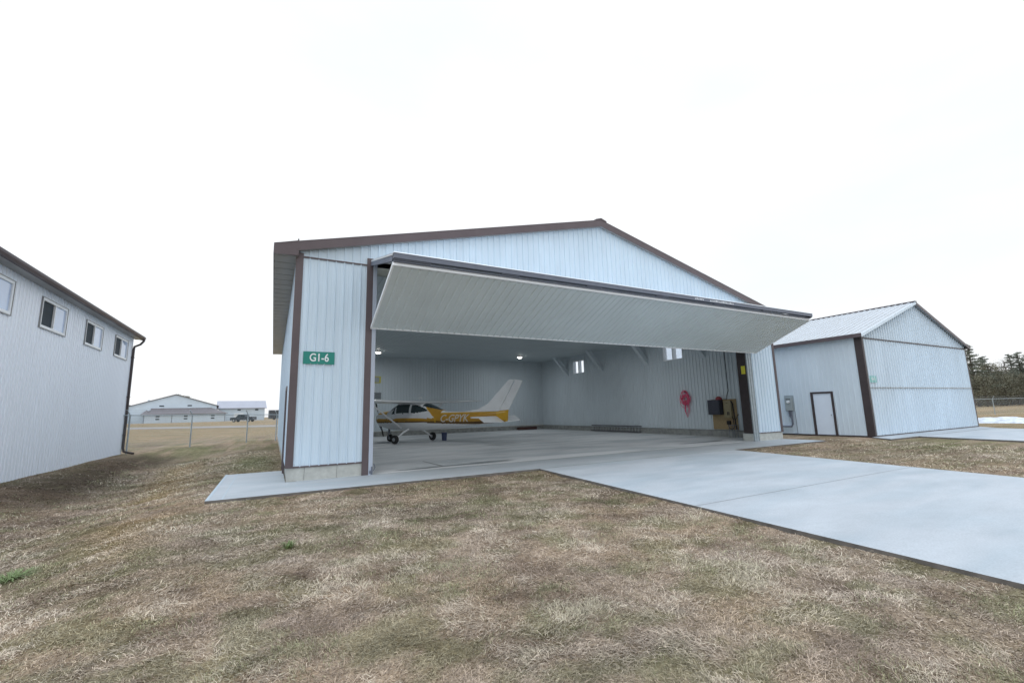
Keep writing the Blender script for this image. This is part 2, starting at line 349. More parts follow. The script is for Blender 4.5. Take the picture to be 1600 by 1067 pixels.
# grass: matted dead blades in clumps, a few green ones; one object
def grass(name, nclump, per, rmin, rmax, seed, upright=False):
    rg = np.random.default_rng(seed)
    r = np.exp(rg.uniform(math.log(rmin), math.log(rmax), nclump)); th = rg.uniform(R(-50), R(92), nclump)
    cx = CAM.x+r*np.sin(th); cy = CAM.y+r*np.cos(th)
    ok = (slab_d(cx, cy) > .02) & (cy < 17); cx, cy, r = cx[ok], cy[ok], r[ok]; n = len(cx)
    flow = fbm(cx*.5, cy*.5, 77, 2)*9+fbm(cx*3, cy*3, 78, 2)*7+rg.normal(0, .5, n)
    col = gcol(cx, cy); lum = rg.uniform(.55, 1.5, n)
    gsel = (fbm(cx*1.7, cy*1.7, 91, 3)+rg.normal(0, .06, n) > .62) & (rg.random(n) < .45)
    col[gsel] = col[gsel]*.45+GREEN*1.1*.55
    psel = fbm(cx*2.3, cy*3.0, 93, 3)+rg.normal(0, .05, n)-.25*np.exp(-((cx+5.8)/1.0)**2)*(cy > -4) > .585; col[psel] = col[psel]*.5+np.array((.50, .425, .34))*.5
    m = n*per; k = np.repeat(np.arange(n), per)
    sp = (.015+.008*r)[k]
    px = cx[k]+rg.normal(0, 1, m)*sp; py = cy[k]+rg.normal(0, 1, m)*sp
    keep = slab_d(px, py) > -.02-.05*rg.random(len(px))**2; k, px, py = k[keep], px[keep], py[keep]; m = len(k)
    a = flow[k]+rg.normal(0, 1.1, m); rr = r[k]
    ln = rg.uniform(.02, .072, m)*(1+.02*rr)*np.where(psel[k], 1.5, 1); up = np.where(gsel[k], rg.uniform(.35, 1.1, m), np.abs(rg.normal(0, .28, m))+.05)
    wd = (.0008+.00045*rr)*rg.uniform(.6, 1.5, m)
    dx, dy = np.cos(a), np.sin(a); bend = rg.normal(0, .5, m)
    dx2, dy2 = np.cos(a+bend), np.sin(a+bend)
    z0 = gh(px, py)-.004; h1 = ln*.5*np.sin(up)+.004; h2 = h1+ln*.5*np.sin(up*rg.uniform(-.6, .7, m))
    c1 = ln*.5*np.cos(up); c2 = ln*.5*np.cos(up*.5)
    p0 = np.stack([px, py, z0], 1); p1 = p0+np.stack([dx*c1, dy*c1, h1], 1); p2 = p1+np.stack([dx2*c2, dy2*c2, h2-h1], 1)
    p2[:, 2] = np.maximum(p2[:, 2], z0+.003)
    s_ = np.stack([-dy*wd, dx*wd, rg.normal(0, .3, m)*wd], 1)
    V = np.stack([p0-s_*.5, p0+s_*.5, p1-s_*.5, p1+s_*.5, p2], 1).reshape(-1, 3)
    B = np.arange(m)*5
    F = np.stack([B, B+1, B+3, B, B+3, B+2, B+2, B+3, B+4], 1).reshape(-1, 3)
    me = bpy.data.meshes.new(name); me.vertices.add(len(V)); me.vertices.foreach_set('co', V.ravel())
    me.loops.add(F.size); me.loops.foreach_set('vertex_index', F.ravel().astype(np.int32)); me.polygons.add(len(F)); me.polygons.foreach_set('loop_start', (np.arange(len(F))*3).astype(np.int32)); me.update()
    C = col[k]*(lum[k]*rg.uniform(.7, 1.3, m))[:, None]*1.2
    C = np.repeat(np.clip(C, .02, .8), 5, 0); ca = me.color_attributes.new('blade', 'FLOAT_COLOR', 'POINT')
    ca.data.foreach_set('color', np.concatenate([C, np.ones((len(C), 1))], 1).ravel())
    return me
M_blade = bpy.data.materials.new('grass_blade'); M_blade.use_nodes = True; t = M_blade.node_tree
at = N(t, 'ShaderNodeAttribute', attribute_name='blade'); b = t.nodes['Principled BSDF']; L(t, at.outputs['Color'], b.inputs['Base Color']); b.inputs['Roughness'].default_value = .75; b.inputs['Specular IOR Level'].default_value = .25
gme = grass('grass', 74000, 14, 1.5, 26, 5); gme.materials.append(M_blade)
go = bpy.data.objects.new('grass', gme); COL.objects.link(go)
tag(go, 'matted straw coloured dead grass mixed with green blades covering the lawn', 'grass'); struct(go, 'stuff')
def tuft(x, y, n, hgt, spread, label, green=True):
    mb = MB(); 
    for i in range(n):
        a = random.uniform(0, 6.283); rr = random.uniform(0, spread); bx, by = x+math.cos(a)*rr*.4, y+math.sin(a)*rr*.4; z = float(gh([bx], [by])[0])-.01
        h = hgt*random.uniform(.5, 1); o = random.uniform(.3, 1)*spread; w_ = .004
        p1 = (bx+math.cos(a)*o*.45, by+math.sin(a)*o*.45, z+h*.75); p2 = (bx+math.cos(a)*o*1.1, by+math.sin(a)*o*1.1, z+h*random.uniform(.5, 1))
        sx, sy = -math.sin(a)*w_, math.cos(a)*w_
        mb.quad((bx-sx, by-sy, z), (bx+sx, by+sy, z), (p1[0]+sx, p1[1]+sy, p1[2]), (p1[0]-sx, p1[1]-sy, p1[2])); mb.quad((p1[0]-sx, p1[1]-sy, p1[2]), (p1[0]+sx, p1[1]+sy, p1[2]), p2)
    m = mat('fresh_grass', (.17, .23, .09), .7, var=.3, vscale=9) if green else mat('straw_tuft', (.50, .44, .33), .8, var=.25, vscale=14)
    return tag(mb.build('grass_tuft', m), label, 'grass tuft')
tuft(-.09, -5.77, 90, .13, .12, 'bright green grass tuft standing alone on the lawn in front of the numbered hangar corner')
tuft(-3.33, -4.35, 150, .11, .33, 'wide low patch of fresh green grass near the white neighbouring wall')
tuft(.62, -11.15, 110, .10, .2, 'pale straw tuft spread like a star in the near lawn', False)

# ------------------------------------------------------------------ slabs
mb = MB(); mb.box(.24, 21.3, -.04, 21.43, -.3, 0); struct(mb.build('hangar_floor', M_floor))
mb = MB()
def slabpoly(poly, z0, z1f, mb):
    pts = [(x, y, z1f(x, y)) for x, y in poly]; bot = [(x, y, z0+(z1f(x, y))) for x, y in poly]; n = len(poly)
    mb.add(pts+bot, [tuple(range(n)), tuple(reversed(range(n, 2*n)))]); mb.add(pts+bot, [(i, i+n, (i+1) % n+n, (i+1) % n) for i in range(n)], 1)
slabpoly([(-1.5, -1.9), (-.0, -1.9), (6.44, -1.9), (15.1, -1.9), (21.5, -1.9), (21.5, -.05), (0, -.05), (-.012, -.05), (-.012, 2.75), (-1.5, 2.75)], -.25, lambda x, y: .0, mb)
M_side = mat('soiled_slab_side', (.16, .15, .14), .95, var=.3, vscale=6); struct(mb.build('front_pad', [M_pad, M_side]))
mb = MB(); mb.box(-1.22, -1.195, -1.88, 2.73, .0005, .004); mb.box(-1.5, -1.44, -1.9, 2.75, .0005, .006); struct(mb.build('pad_groove', mat('groove', (.40, .46, .50), .8)))
dz = lambda x, y: -.0225*(-1.9-y)-.003
mb = MB(); slabpoly([(6.44, -45), (15.1, -45), (15.1, -1.905), (6.44, -1.905)], -.22, dz, mb); struct(mb.build('driveway', [M_conc, M_side]))
mb = MB()
for y in (-7.25, -12.6, -18): mb.quad((6.44, y-.007, dz(0, y-.007)+.003), (15.1, y-.007, dz(0, y-.007)+.003), (15.1, y+.007, dz(0, y)+.003), (6.44, y+.007, dz(0, y)+.003))
mb.box(2.2, 19.3, -.055, -.035, .0005, .003)
mb.box(6.44, 15.1, -1.912, -1.895, -.02, .002)
struct(mb.build('expansion_joint', M_joint))
def blob(cx, cy, rx, ry, seed, z=.004, n=40):
    rg = random.Random(seed); ph = [rg.uniform(0, 6.28) for _ in range(4)]; p = []
    for i in range(n):
        a = 2*math.pi*i/n; k = 1+.22*math.sin(2*a+ph[0])+.16*math.sin(3*a+ph[1])+.1*math.sin(5*a+ph[2])+.06*math.sin(9*a+ph[3]); p.append((cx+rx*k*math.cos(a), cy+ry*k*math.sin(a), z))
    return p
mb = MB(); mb.quad(*blob(4.9, .5, 1.5, .16, 3)); mb.quad(*blob(6.3, .75, .8, .1, 5, .005)); mb.quad(*blob(3.6, .35, .5, .07, 8, .006))
mb.quad(*blob(17.6, 1.3, 1.3, .3, 14, .0045)); struct(mb.build('damp_patch', M_stain))
mb = MB(); mb.quad((4.35, .55, .008), (4.42, .55, .008), (4.3, 2.3, .008), (4.26, 2.3, .008)); struct(mb.build('floor_crack', M_joint))
# slab of the neighbour hangar
dz2 = lambda x, y: -.02-.018*max(0, -3.3-y)
mb = MB(); slabpoly([(24.2, -3.25), (37.2, -3.25), (38.5, -2.19), (25.0, -2.19)], -.2, lambda x, y: -.012, mb); slabpoly([(27., -28), (37., -28), (37., -3.26), (27., -3.26)], -.2, dz2, mb)
struct(mb.build('neighbour_driveway', [M_conc, M_side]))

# ------------------------------------------------------------------ main hangar
H = thing('aircraft_hangar', 'large white steel hangar with its bifold door raised and brown trim', 'hangar', (10.77, 0, 0))
W, D_, ZB, ZE = 21.54, 21.6, .352, 6.20
rl = lambda x: ZE+.25*x if x <= W/2 else ZE+.25*(W-x)
XL, XR, ZT = 1.93, 19.68, 6.15
mb = MB()
mb.ribs((.0, 0), (1, 0), (0, -1), XL, ZB, 6.0); mb.ribs((.0, -.004), (1, 0), (0, -1), XL, 6.03, lambda t: rl(t))
mb.ribs((XL, -.004), (1, 0), (0, -1), XR-XL, ZT, lambda t: rl(t+XL), holes=(), phase=.0)
mb.ribs((XR, 0), (1, 0), (0, -1), W-XR, ZB, 6.0); mb.ribs((XR, -.004), (1, 0), (0, -1), W-XR, 6.03, lambda t: rl(t+XR))
# apex needs a break point: small filler keeps the ridge line exact
mb.ribs((0, D_), (0, -1), (-1, 0), D_, ZB, 5.98, holes=[(D_-3.1, D_-2.05, .0, 2.5)])
wr = [(15.0, 16.5, 4.52, 5.58), (5.33, 6.86, 4.52, 5.48)]
mb.ribs((W, 0), (0, 1), (1, 0), D_, ZB, 5.98, holes=wr)
mb.ribs((W, D_), (-1, 0), (0, 1), W, ZB, lambda t: rl(W-t))
mb.build('wall', M_wall, H)
mb = MB()                                                    # liner panels
mb.ribs((.24, 0.24), (0, 1), (1, 0), D_-.41, ZB, 5.977, h=.034); mb.ribs((21.3, D_-.17), (0, -1), (-1, 0), D_-.41, ZB, 5.977, h=.034, holes=[(D_-.17-b_, D_-.17-a_, c_, d_) for a_, b_, c_, d_ in wr])
mb.ribs((.24, D_-.17), (1, 0), (0, -1), 21.06, ZB, 5.977, h=.034)
mb.ribs((XL+.2, .24), (-1, 0), (0, 1), XL-.04, ZB, 5.977, h=.034); mb.ribs((21.3, .24), (-1, 0), (0, 1), 21.3-XR+.35, ZB, 5.977, h=.034)
mb.build('liner', M_liner, H)
mb = MB()
for k in range(92): mb.box(.24+k*.2289, .24+k*.2289+.03, .24, D_-.17, 5.962, 5.9755)
mb.box(.2, 21.36, .1, D_-.12, 5.977, 6.0); mb.build('ceiling', M_ceil, H)
# concrete block base
mb = MB()
def blocks(x0, x1, y0, y1, first=.42):
    along = abs(x1-x0) > abs(y1-y0); a, e = (x0, x1) if along else (y0, y1); p = a; st = first
    while p < e-.01:
        q = min(p+st, e); st = .8
        if along: mb.box(p+.004, q-.004, y0, y1, -.3, ZB-.012)
        else: mb.box(x0, x1, p+.004, q-.004, -.3, ZB-.012)
        p = q
blocks(.0, XL-.07, .0, .2); blocks(XR, W, .0, .2, .9); blocks(.02, .22, .21, D_-.2, .6); blocks(21.32, 21.52, .21, D_-.2, .6); blocks(.0, W, D_-.19, D_-.01, .5)
blocks(19.3, 19.67, .03, .55, .6)
mb.build('block_base', M_block, H)
mb = MB()
blocks(21.18, 21.31, .56, D_-.2, .55); blocks(.25, 21.17, D_-.30, D_-.18, .5); blocks(.23, .36, .3, D_-.2)
mb.build('inner_kerb', mat('old_block', (.30, .31, .30), .9, var=.3, vscale=4, bump=.4, bscale=50), H)
# trims
mb = MB(); mb.box(-.035, .15, -.035, -.0215, ZB-.02, 6.12); mb.box(-.035, -.0215, -.0215, .12, ZB-.02, 6.0); mb.build('corner_trim', M_brown, H)
mb = MB(); mb.box(W-.13, W+.035, -.035, -.0215, ZB-.02, 6.12); mb.box(W+.0215, W+.035, -.0215, .14, ZB-.02, 6.0); mb.build('corner_trim', M_brown, H)
for q in ((.15, XL, -.027, -.001, ZB-.025, ZB+.015), (XR+.01, W-.13, -.027, -.001, ZB-.025, ZB+.015)): mb = MB(); mb.box(*q); mb.build('base_trim', M_brown, H)
for q in ((.15, XL, -.03, -.0005, 5.995, 6.035), (XR, W-.13, -.03, -.0005, 5.995, 6.035)): mb = MB(); mb.box(*q); mb.build('joint_trim', M_brown, H)
mb = MB(); mb.box(XL-.075, XL+.10, -.05, -.0, .0, 6.22); mb.box(XL, XL+.09, 0.001, .22, 0, 6.1); mb.build('left_jamb'.replace('left_', 'door_'), M_brown, H)
mb = MB(); mb.box(XL+.10, XL+.21, -.06, .03, .0, 6.12); mb.build('door_guide', mat('guide_paint', (.44, .50, .60), .5), H)
mb = MB(); mb.box(19.3, 19.67, -.03, .03, 0, 6.12); mb.box(19.42, 19.44, -.055, -.03, 0, 6.1); mb.box(19.6, 19.62, -.055, -.03, 0, 6.1); mb.build('steel_post', M_galv, H)
mb = MB(); mb.box(19.27, 19.3, .035, .47, ZB, 6.0); mb.build('wood_post', M_brownd, H)
mb = MB(); mb.box(19.25, 19.268, .08, .27, 3.12, 3.5); mb.build('caution_label', M_yellow, H)
mb = MB(); mb.box(XL+.2, XR-.38, .05, .2, 5.78, 6.0); mb.build('header_beam', mat('header_paint', (.40, .42, .38), .6), H)
mb = MB(); mb.box(XL+.62, XL+.95, -.03, .04, 5.72, 6.05); mb.build('hinge_bracket', mat('rust', (.14, .05, .035), .7, var=.3), H)
# roof
mb = MB(); ey = -.15; ey2 = D_+.15
def roofside(sgn):
    X = (lambda x: x) if sgn > 0 else (lambda x: W-x)
    zf = lambda x: 6.36+.25*x
    u = -.56; n = int((ey2-ey)/.2286); y = ey
    a = (X(-.57), X(10.77)); z = (zf(-.57), zf(10.77))
    pr = []
    yy = ey
    while yy < ey2:
        for d, h in ((0, 0), (.17, 0), (.18, .022), (.215, .022), (.2286, 0)):
            if yy+d < ey2: pr.append((yy+d, h))
        yy += .2286
    for (y0, h0), (y1, h1) in zip(pr, pr[1:]):
        if y1-y0 < 1e-6: continue
        q = [(a[0], y0, z[0]+h0+.02), (a[1], y0, z[1]+h0+.02), (a[1], y1, z[1]+h1+.02), (a[0], y1, z[0]+h1+.02)]
        if sgn < 0: q.reverse()
        mb.quad(*q)
    mb.quad((a[0], ey, z[0]), (a[0], ey2, z[0]), (a[1], ey2, z[1]), (a[1], ey, z[1]))
roofside(1); roofside(-1)
rf = mb.build('roof', M_roof, H)
mb = MB()
for X in ((lambda x: x), (lambda x: W-x)):
    for ya, yb in ((-.165, -.15), (D_+.15, D_+.165)):
        mb.prism([(X(0), ya, 6.13), (X(10.77), ya, 6.13+2.6925), (X(10.77), ya, 6.41+2.6925), (X(0), ya, 6.41)], (0, yb-ya, 0))
        mb.prism([(X(-.575), ya, 5.965), (X(-.001), ya, 5.985), (X(-.001), ya, 6.42), (X(-.575), ya, 6.262)], (0, yb-ya, 0))
    mb.prism([(X(-.59), ey-.015, 5.96), (X(-.575), ey-.015, 5.96), (X(-.575), ey-.015, 6.265), (X(-.59), ey-.015, 6.265)], (0, ey2-ey, 0))
    mb.prism([(X(-.57), ey-.02, 6.245), (X(10.77), ey-.02, 9.08), (X(10.77), ey-.02, 9.1), (X(-.57), ey-.02, 6.265)], (0, .1, 0))
mb.prism([(10.5, ey-.03, 9.04), (10.77, ey-.03, 9.11), (11.04, ey-.03, 9.04), (11.04, ey-.03, 9.08), (10.77, ey-.03, 9.17), (10.5, ey-.03, 9.08)], (0, ey2-ey+.05, 0))
mb.box(-.02, .015, ey-.022, ey-.014, 6.0, 6.46)
mb.build('fascia', M_brown, H)
mb = MB()
for X in ((lambda x: x), (lambda x: W-x)):
    y = ey
    mb.quad((X(-.575), ey, 5.972), (X(.0), ey, 5.972), (X(.0), ey2, 5.972), (X(-.575), ey2, 5.972))
    while y < ey2-.6: mb.box(X(-.575), X(-.03), y+.1, y+.112, 5.966, 5.9715); y += .61
    mb.quad((X(0), ey, 6.14), (X(10.77), ey, 6.14+2.69), (X(10.77), 0, 6.14+2.69), (X(0), 0, 6.14))
mb.build('soffit', M_soffit, H)
mb = MB(); mb.box(-.03, -.005, 2.08, 3.07, .1, 2.47); wd = mb.build('door', M_white, H)
mb = MB(); mb.box(-.055, -.003, 2.0, 2.08, .0, 2.56); mb.box(-.055, -.003, 3.07, 3.15, .0, 2.56); mb.box(-.055, -.003, 2.08, 3.07, 2.47, 2.56); mb.build('frame', M_brown, wd)
for y0, y1, z0, z1 in wr:
    mb = MB()
    for a in ((y0, y0+.05, z0, z1), (y1-.05, y1, z0, z1), (y0+.05, y1-.05, z0, z0+.05), (y0+.05, y1-.05, z1-.05, z1), ((y0+y1)/2-.04, (y0+y1)/2+.04, z0+.05, z1-.05)): mb.box(21.28, 21.58, *a)
    f = mb.build('window', M_frame, H)
    mb = MB(); mb.box(21.47, 21.478, y0+.05, y1-.05, z0+.05, z1-.05); mb.build('pane', M_clear, f)
for y in (19.6, 17.3, 12.9, 8.3, 3.9)[1:]:
    mb = MB(); mb.prism([(21.3, y-.14, 4.38), (21.3, y-.14, 4.78), (20.25, y-.14, 5.97), (19.85, y-.14, 5.97)], (0, .28, 0)); mb.build('knee_brace', M_liner, H)
# bifold door
DR = thing('bifold_door', 'long folded bifold door raised over the hangar opening like a canopy', 'hangar door', (10.8, -.3, 0))
def panel(x0, x1, A, B, th, out):     # A hinge (y,z), B far edge; sheet side = out (+1 up, -1 down)
    A = Vector((0, *A)); B = Vector((0, *B)); d = (B-A).normalized(); n = Vector((0, -d.z, d.y))*(1 if out*d.y > 0 else -1)
    if n.z*out < 0: n = -n
    return A, B, d, n
def sheet(mb, x0, x1, A, B, n, h=.022, pitch=.2286):
    pr = []; x = x0
    while x < x1:
        for d_, hh in ((0, 0), (.155, 0), (.17, h), (.205, h), (.2286, 0)):
            if x+d_ <= x1: pr.append((x+d_, hh))
        x += pitch
    pr.append((x1, 0))
    for (a, h0), (b_, h1) in zip(pr, pr[1:]):
        if b_-a < 1e-6: continue
        q = [Vector((a, 0, 0))+A+n*h0, Vector((b_, 0, 0))+A+n*h1, Vector((b_, 0, 0))+B+n*h1, Vector((a, 0, 0))+B+n*h0]
        mb.quad(*[tuple(v) for v in q])
x0, x1 = 1.95, 19.66
# upper leaf
A, B, d, n = panel(x0, x1, (-.10, 6.16), (-2.93, 5.43), .13, 1)
mb = MB(); sheet(mb, x0, x1, A, B, n); mb.prism([tuple(A+Vector((x0, 0, 0))-n*.01), tuple(B+Vector((x0, 0, 0))-n*.01), tuple(B+Vector((x0, 0, 0))-n*.05), tuple(A+Vector((x0, 0, 0))-n*.05)], (x1-x0, 0, 0))
ul = mb.build('upper_leaf', M_white, DR)
mb = MB(); mb.box(x0, x1, -2.97, -2.85, 5.30, 5.425); mb.prism([tuple(A+Vector((x0, 0, 0))-n*.05), tuple(B+Vector((x0, .1, 0))-n*.05), tuple(B+Vector((x0, .1, 0))-n*.17), tuple(A+Vector((x0, 0, 0))-n*.17)], (.06, 0, 0))
mb.prism([tuple(A+Vector((x1, 0, 0))-n*.05), tuple(B+Vector((x1, .1, 0))-n*.05), tuple(B+Vector((x1, .1, 0))-n*.17), tuple(A+Vector((x1, 0, 0))-n*.17)], (-.06, 0, 0))
mb.build('edge_beam', M_steel, ul)
mb = MB(); mb.prism([tuple(B+Vector((x0-.01, -.025, 0))+n*.024), tuple(B+Vector((x0-.01, -.05, 0))-n*.0), tuple(B+Vector((x0-.01, -.03, 0))-n*.01), tuple(B+Vector((x0-.01, .1, 0))-n*.01), tuple(B+Vector((x0-.01, .1, 0))-n*0)], (x1-x0+.02, 0, 0)); mb.build('drip_edge', M_white, ul)
mb = MB()                                     # faint maker's plate on the beam: illegible pale strokes
xx = 12.35
rgl = random.Random(4)
for k in range(6): mb.box(xx, xx+.05, -2.976, -2.971, 5.335, 5.335+rgl.choice((.035, .05))); xx += .08
xx += .30
for k in range(17): mb.box(xx, xx+.05, -2.976, -2.971, 5.33, 5.33+rgl.choice((.035, .05, .06))); xx += .078
mb.build('maker_lettering', M_white, ul)
# lower leaf
A, B, d, n = panel(x0, x1, (-2.80, 5.15), (-.30, 4.09), .14, -1)
mb = MB(); sheet(mb, x0+.05, x1-.05, A, B, n, .02)
X0 = Vector((x0+.05, 0, 0))
mb.prism([tuple(A+X0-n*.01), tuple(B+X0-n*.01), tuple(B+X0-n*.10), tuple(A+X0-n*.10)], (x1-x0-.1, 0, 0)); ll = mb.build('lower_leaf', M_under, DR)
mb = MB(); mb.prism([(x0, -2.885, 5.145), (x0, -2.80, 5.145), (x0, -2.80, 5.235), (x0, -2.835, 5.235)], (x1-x0, 0, 0))
for xa in (x0, x1-.045):
    Xa = Vector((xa, 0, 0)); mb.prism([tuple(A+Xa+n*.028), tuple(B+Xa+n*.028), tuple(B+Xa-n*.06), tuple(A+Xa-n*.06)], (.045, 0, 0))
Xa = Vector((x0, 0, 0)); mb.prism([tuple(B+Xa+n*.028), tuple(B+Xa+n*.028+d*.03), tuple(B+Xa-n*.05+d*.03), tuple(B+Xa-n*.05)], (x1-x0, 0, 0)); mb.build('edge_trim', mat('bright_trim', (.90, .93, .96), .3), ll)
mb = MB(); mb.box(x0+.02, x1-.02, -2.90, -2.80, 5.2365, 5.27)
x = x0+.02
for k in range(7):
    xe = x+(.55 if k else .9); mb.box(x, xe, -2.93, -2.84, 5.27, 5.3); x += 2.86
mb.box(x1-.5, x1-.02, -2.93, -2.84, 5.27, 5.3)
mb.build('fold_channel', M_steel, ll)
# sign
SG = thing('hangar_sign', 'green sign reading G1-6 on the white wall beside the open bay', 'sign', (.655, -.03, 3.2))
mb = MB(); mb.box(.26, 1.05, -.034, -.024, 3.035, 3.375); mb.build('sign_plate', M_green, SG)
vs, fs = text_mesh('G1-6', .30, .005, .80)
mb = MB(); mb.add([(v[0]+.66, -.037-v[2]*.5, v[1]+3.205) for v in vs], fs); mb.prism([(.628, -.038, 3.262), (.672, -.038, 3.285), (.672, -.038, 3.312), (.655, -.038, 3.312), (.628, -.038, 3.285)], (0, .002, 0)); mb.build('lettering', M_white, SG)
for x in (.45, .62, .80): mb = MB(); mb.cyl((x, -.035, 3.043), (0, 1, 0), .012, .012, 8); mb.build('rivet', M_galv, SG)
# latch foot on the left jamb
mb = MB(); mb.tube([(2.12, -.075, .02), (2.12, -.08, .22)], .02, 8); mb.box(2.06, 2.14, -.1, -.06, .05, .12); mb.tube([(2.16, -.07, .1), (2.2, -.09, .2), (2.17, -.08, .3)], .012, 6)
tag(mb.build('door_latch', M_steel), 'small steel floor latch at the foot of the white door guide', 'latch')

# interior things
for i, (x, y) in enumerate(((5.8, 17.79), (16.74, 17.34), (5.8, 7.3), (16.74, 7.3))):  # last two lamps are added out of sight to brighten the interior
    al = bpy.data.lights.new('lamp_light', 'AREA'); al.shape = 'DISK'; al.size = .35; al.energy = 62; al.color = (.93, .97, 1)
    ao = bpy.data.objects.new('lamp_light', al); COL.objects.link(ao); ao.location = (x, y, 5.72)
    if i == 0:
        LT = thing('ceiling_lamp', 'lit ceiling lamp above the aircraft nose, nearer the open left jamb', 'lamp', (x, y, 5.8), group='lit lamps under the hangar ceiling')
        mb = MB(); mb.tube([(0, 0, .16), (0, 0, .12), (0, 0, .07)], [.09, .12, .2], 14); mb.build('housing', mat('lamp_grey', (.2, .2, .2), .5), LT, local=True)
        mb = MB(); mb.tube([(0, 0, .069), (0, 0, -.0), (0, 0, -.03)], [.17, .16, .08], 14); mb.build('lens', M_lamp, LT, local=True)
    else:
        c_ = copy_tree(LT); c_.location = (x, y, 5.8); c_['label'] = {1: 'lit ceiling lamp above the aircraft fin, close to the back right corner', 2: 'added unseen lamp behind the raised door, brightening the interior on the aircraft side', 3: 'added unseen lamp behind the raised door, brightening the interior near the electrical boxes'}[i]
xi = 21.3
HB = thing('hose_reel', 'red air hose coiled on the ribbed right inner wall', 'hose', (xi, 5.3, 1.1))
mb = MB(); rg = random.Random(3)
for k in range(14):
    ra, rb = rg.uniform(.1, .36), rg.uniform(.14, .46); cy_, cz_ = 5.3+rg.uniform(-.07, .07), 2.12+rg.uniform(-.12, .08); xx = xi-.05-.012*k
    mb.tube([(xx, cy_+ra*math.cos(a*math.pi/12), cz_+rb*math.sin(a*math.pi/12)) for a in range(24)], .013, 6, closed=True)
for k in range(3): mb.tube([(xi-.06-.01*k, 5.12+.05*k, 2.0), (xi-.07, 5.1+.05*k, 1.4), (xi-.08, 5.28+.03*k, 1.02+.1*k), (xi-.07, 5.45-.03*k, 1.4), (xi-.06, 5.42-.03*k, 2.0)], .011, 6)
mb.build('hose', M_red, HB); mb = MB(); mb.box(xi-.12, xi-.02, 5.25, 5.36, 2.46, 2.56); mb.build('hook', M_black, HB)
LD = thing('ladder', 'long aluminium ladder lying on its side along the right inner wall', 'ladder', (21.1, 11.6, 0))
mb = MB(); mb.box(21.02, 21.06, 9.0, 14.2, .03, .10); mb.build('rail', mat('ladder_dark', (.1, .1, .11), .5), LD); mb = MB(); mb.box(21.09, 21.13, 9.0, 14.2, .40, .47); mb.build('rail', MATS['ladder_dark'], LD)
for k in range(17): mb = MB(); mb.tube([(21.04, 9.2+k*.3, .08), (21.11, 9.2+k*.3, .43)], .022, 6); mb.build('rung', M_alloy, LD)
mb = MB(); mb.box(18.4, 20.2, 20.75, 21.2, .01, .17); mb.box(18.5, 20.3, 20.85, 21.22, .172, .24); tag(mb.build('plank_stack', mat('dark_red_plank', (.09, .045, .04), .8, var=.3)), 'low stack of dark red planks at the foot of the back wall', 'planks')
mb = MB(); mb.tube([(8.8, 12.78, 0), (8.8, 12.78, .44), (8.8, 12.78, .47), (8.8, 12.78, .47)], [.14, .17, .185, .02], 18); tag(mb.build('waste_bin', M_blue), 'small dark blue bin standing on the floor beneath the aircraft', 'bin')
YF = thing('yellow_frame', 'yellow square frame mounted high on the back wall by the jamb', 'frame', (6.45, 21.4, 4.2))
mb = MB()
for a in ((6.1, 6.16, 4.0, 4.5), (6.66, 6.76, 4.0, 4.5), (6.16, 6.66, 4.0, 4.05), (6.16, 6.66, 4.45, 4.5)): mb.box(a[0], a[1], 21.36, 21.40, a[2], a[3])
mb.build('border', M_yellow, YF); mb = MB(); mb.box(6.16, 6.66, 21.385, 21.395, 4.05, 4.45); mb.build('board', mat('board_grey', (.35, .40, .42), .5), YF)
mb = MB()
for k in range(4): mb.prism([(6.3, 21.40, 2.75+k*.15), (6.3, 21.34, 2.72+k*.15), (6.3, 21.34, 2.75+k*.15), (6.3, 21.40, 2.83+k*.15)], (.5, 0, 0))
tag(mb.build('wall_louvre', mat('louvre', (.2, .23, .25), .5)), 'small slatted vent on the back wall below the yellow frame', 'vent')
# electrical corner
mb = MB(); mb.box(21.24, 21.27, 2.1, 3.6, ZB+.03, 2.0); tag(mb.build('backboard', M_ply), 'plywood backboard screwed to the right inner wall behind the electrical boxes', 'backboard')
EB = thing('dark_cabinet', 'dark grey wall cabinet on the upper left of the plywood board', 'cabinet', (21.1, 3.3, 1.2))
mb = MB(); mb.box(20.93, 21.235, 2.88, 3.62, 1.18, 1.98); cb = mb.build('body', M_dark, EB); mb = MB(); mb.box(20.905, 20.927, 2.90, 3.60, 1.2, 1.96); mb.build('door', M_dark, cb)
mb = MB(); mb.tube([(21.08, 3.0, 1.982), (21.08, 3.0, 2.1), (21.08, 3.0, 2.16)], [.17, .15, .05], 12); tag(mb.build('red_cap', mat('dull_red', (.25, .03, .04), .5)), 'red rounded object resting on top of the dark cabinet', 'cap')
PB = thing('breaker_panel', 'beige breaker panel at the upper middle of the plywood board', 'electrical panel', (21.15, 2.56, 1.1))
mb = MB(); mb.box(21.10, 21.235, 2.33, 2.76, 1.02, 1.93); pb = mb.build('body', M_beige, PB); mb = MB(); mb.box(21.088, 21.098, 2.36, 2.73, 1.05, 1.88); dd = mb.build('door', M_beige, PB)
for q in ((2.52, 2.57, 1.15, 1.33), (2.44, 2.49, 1.15, 1.33), (2.50, 2.62, 1.78, 1.80)): mb = MB(); mb.box(21.08, 21.087, *q); mb.build('switch', M_black, PB)
mb = MB(); mb.box(21.12, 21.235, 2.5, 2.68, .66, .85); tag(mb.build('socket_box', M_black), 'small black socket box low on the plywood board', 'socket')
mb = MB(); mb.tube([(21.15, 2.45, 5.95), (21.18, 2.45, 2.45), (21.14, 2.55, 2.15), (21.14, 2.6, 1.95)], .018, 7); tag(mb.build('power_cable', M_black), 'black power cable dropping from the ceiling to the beige panel', 'cable')
mb = MB()
mb.tube([(21.14, 2.35, 1.9), (21.05, 2.18, 1.75), (21.05, 2.14, 1.2), (21.08, 2.12, .6), (21.1, 2.1, .4)], .03, 7)
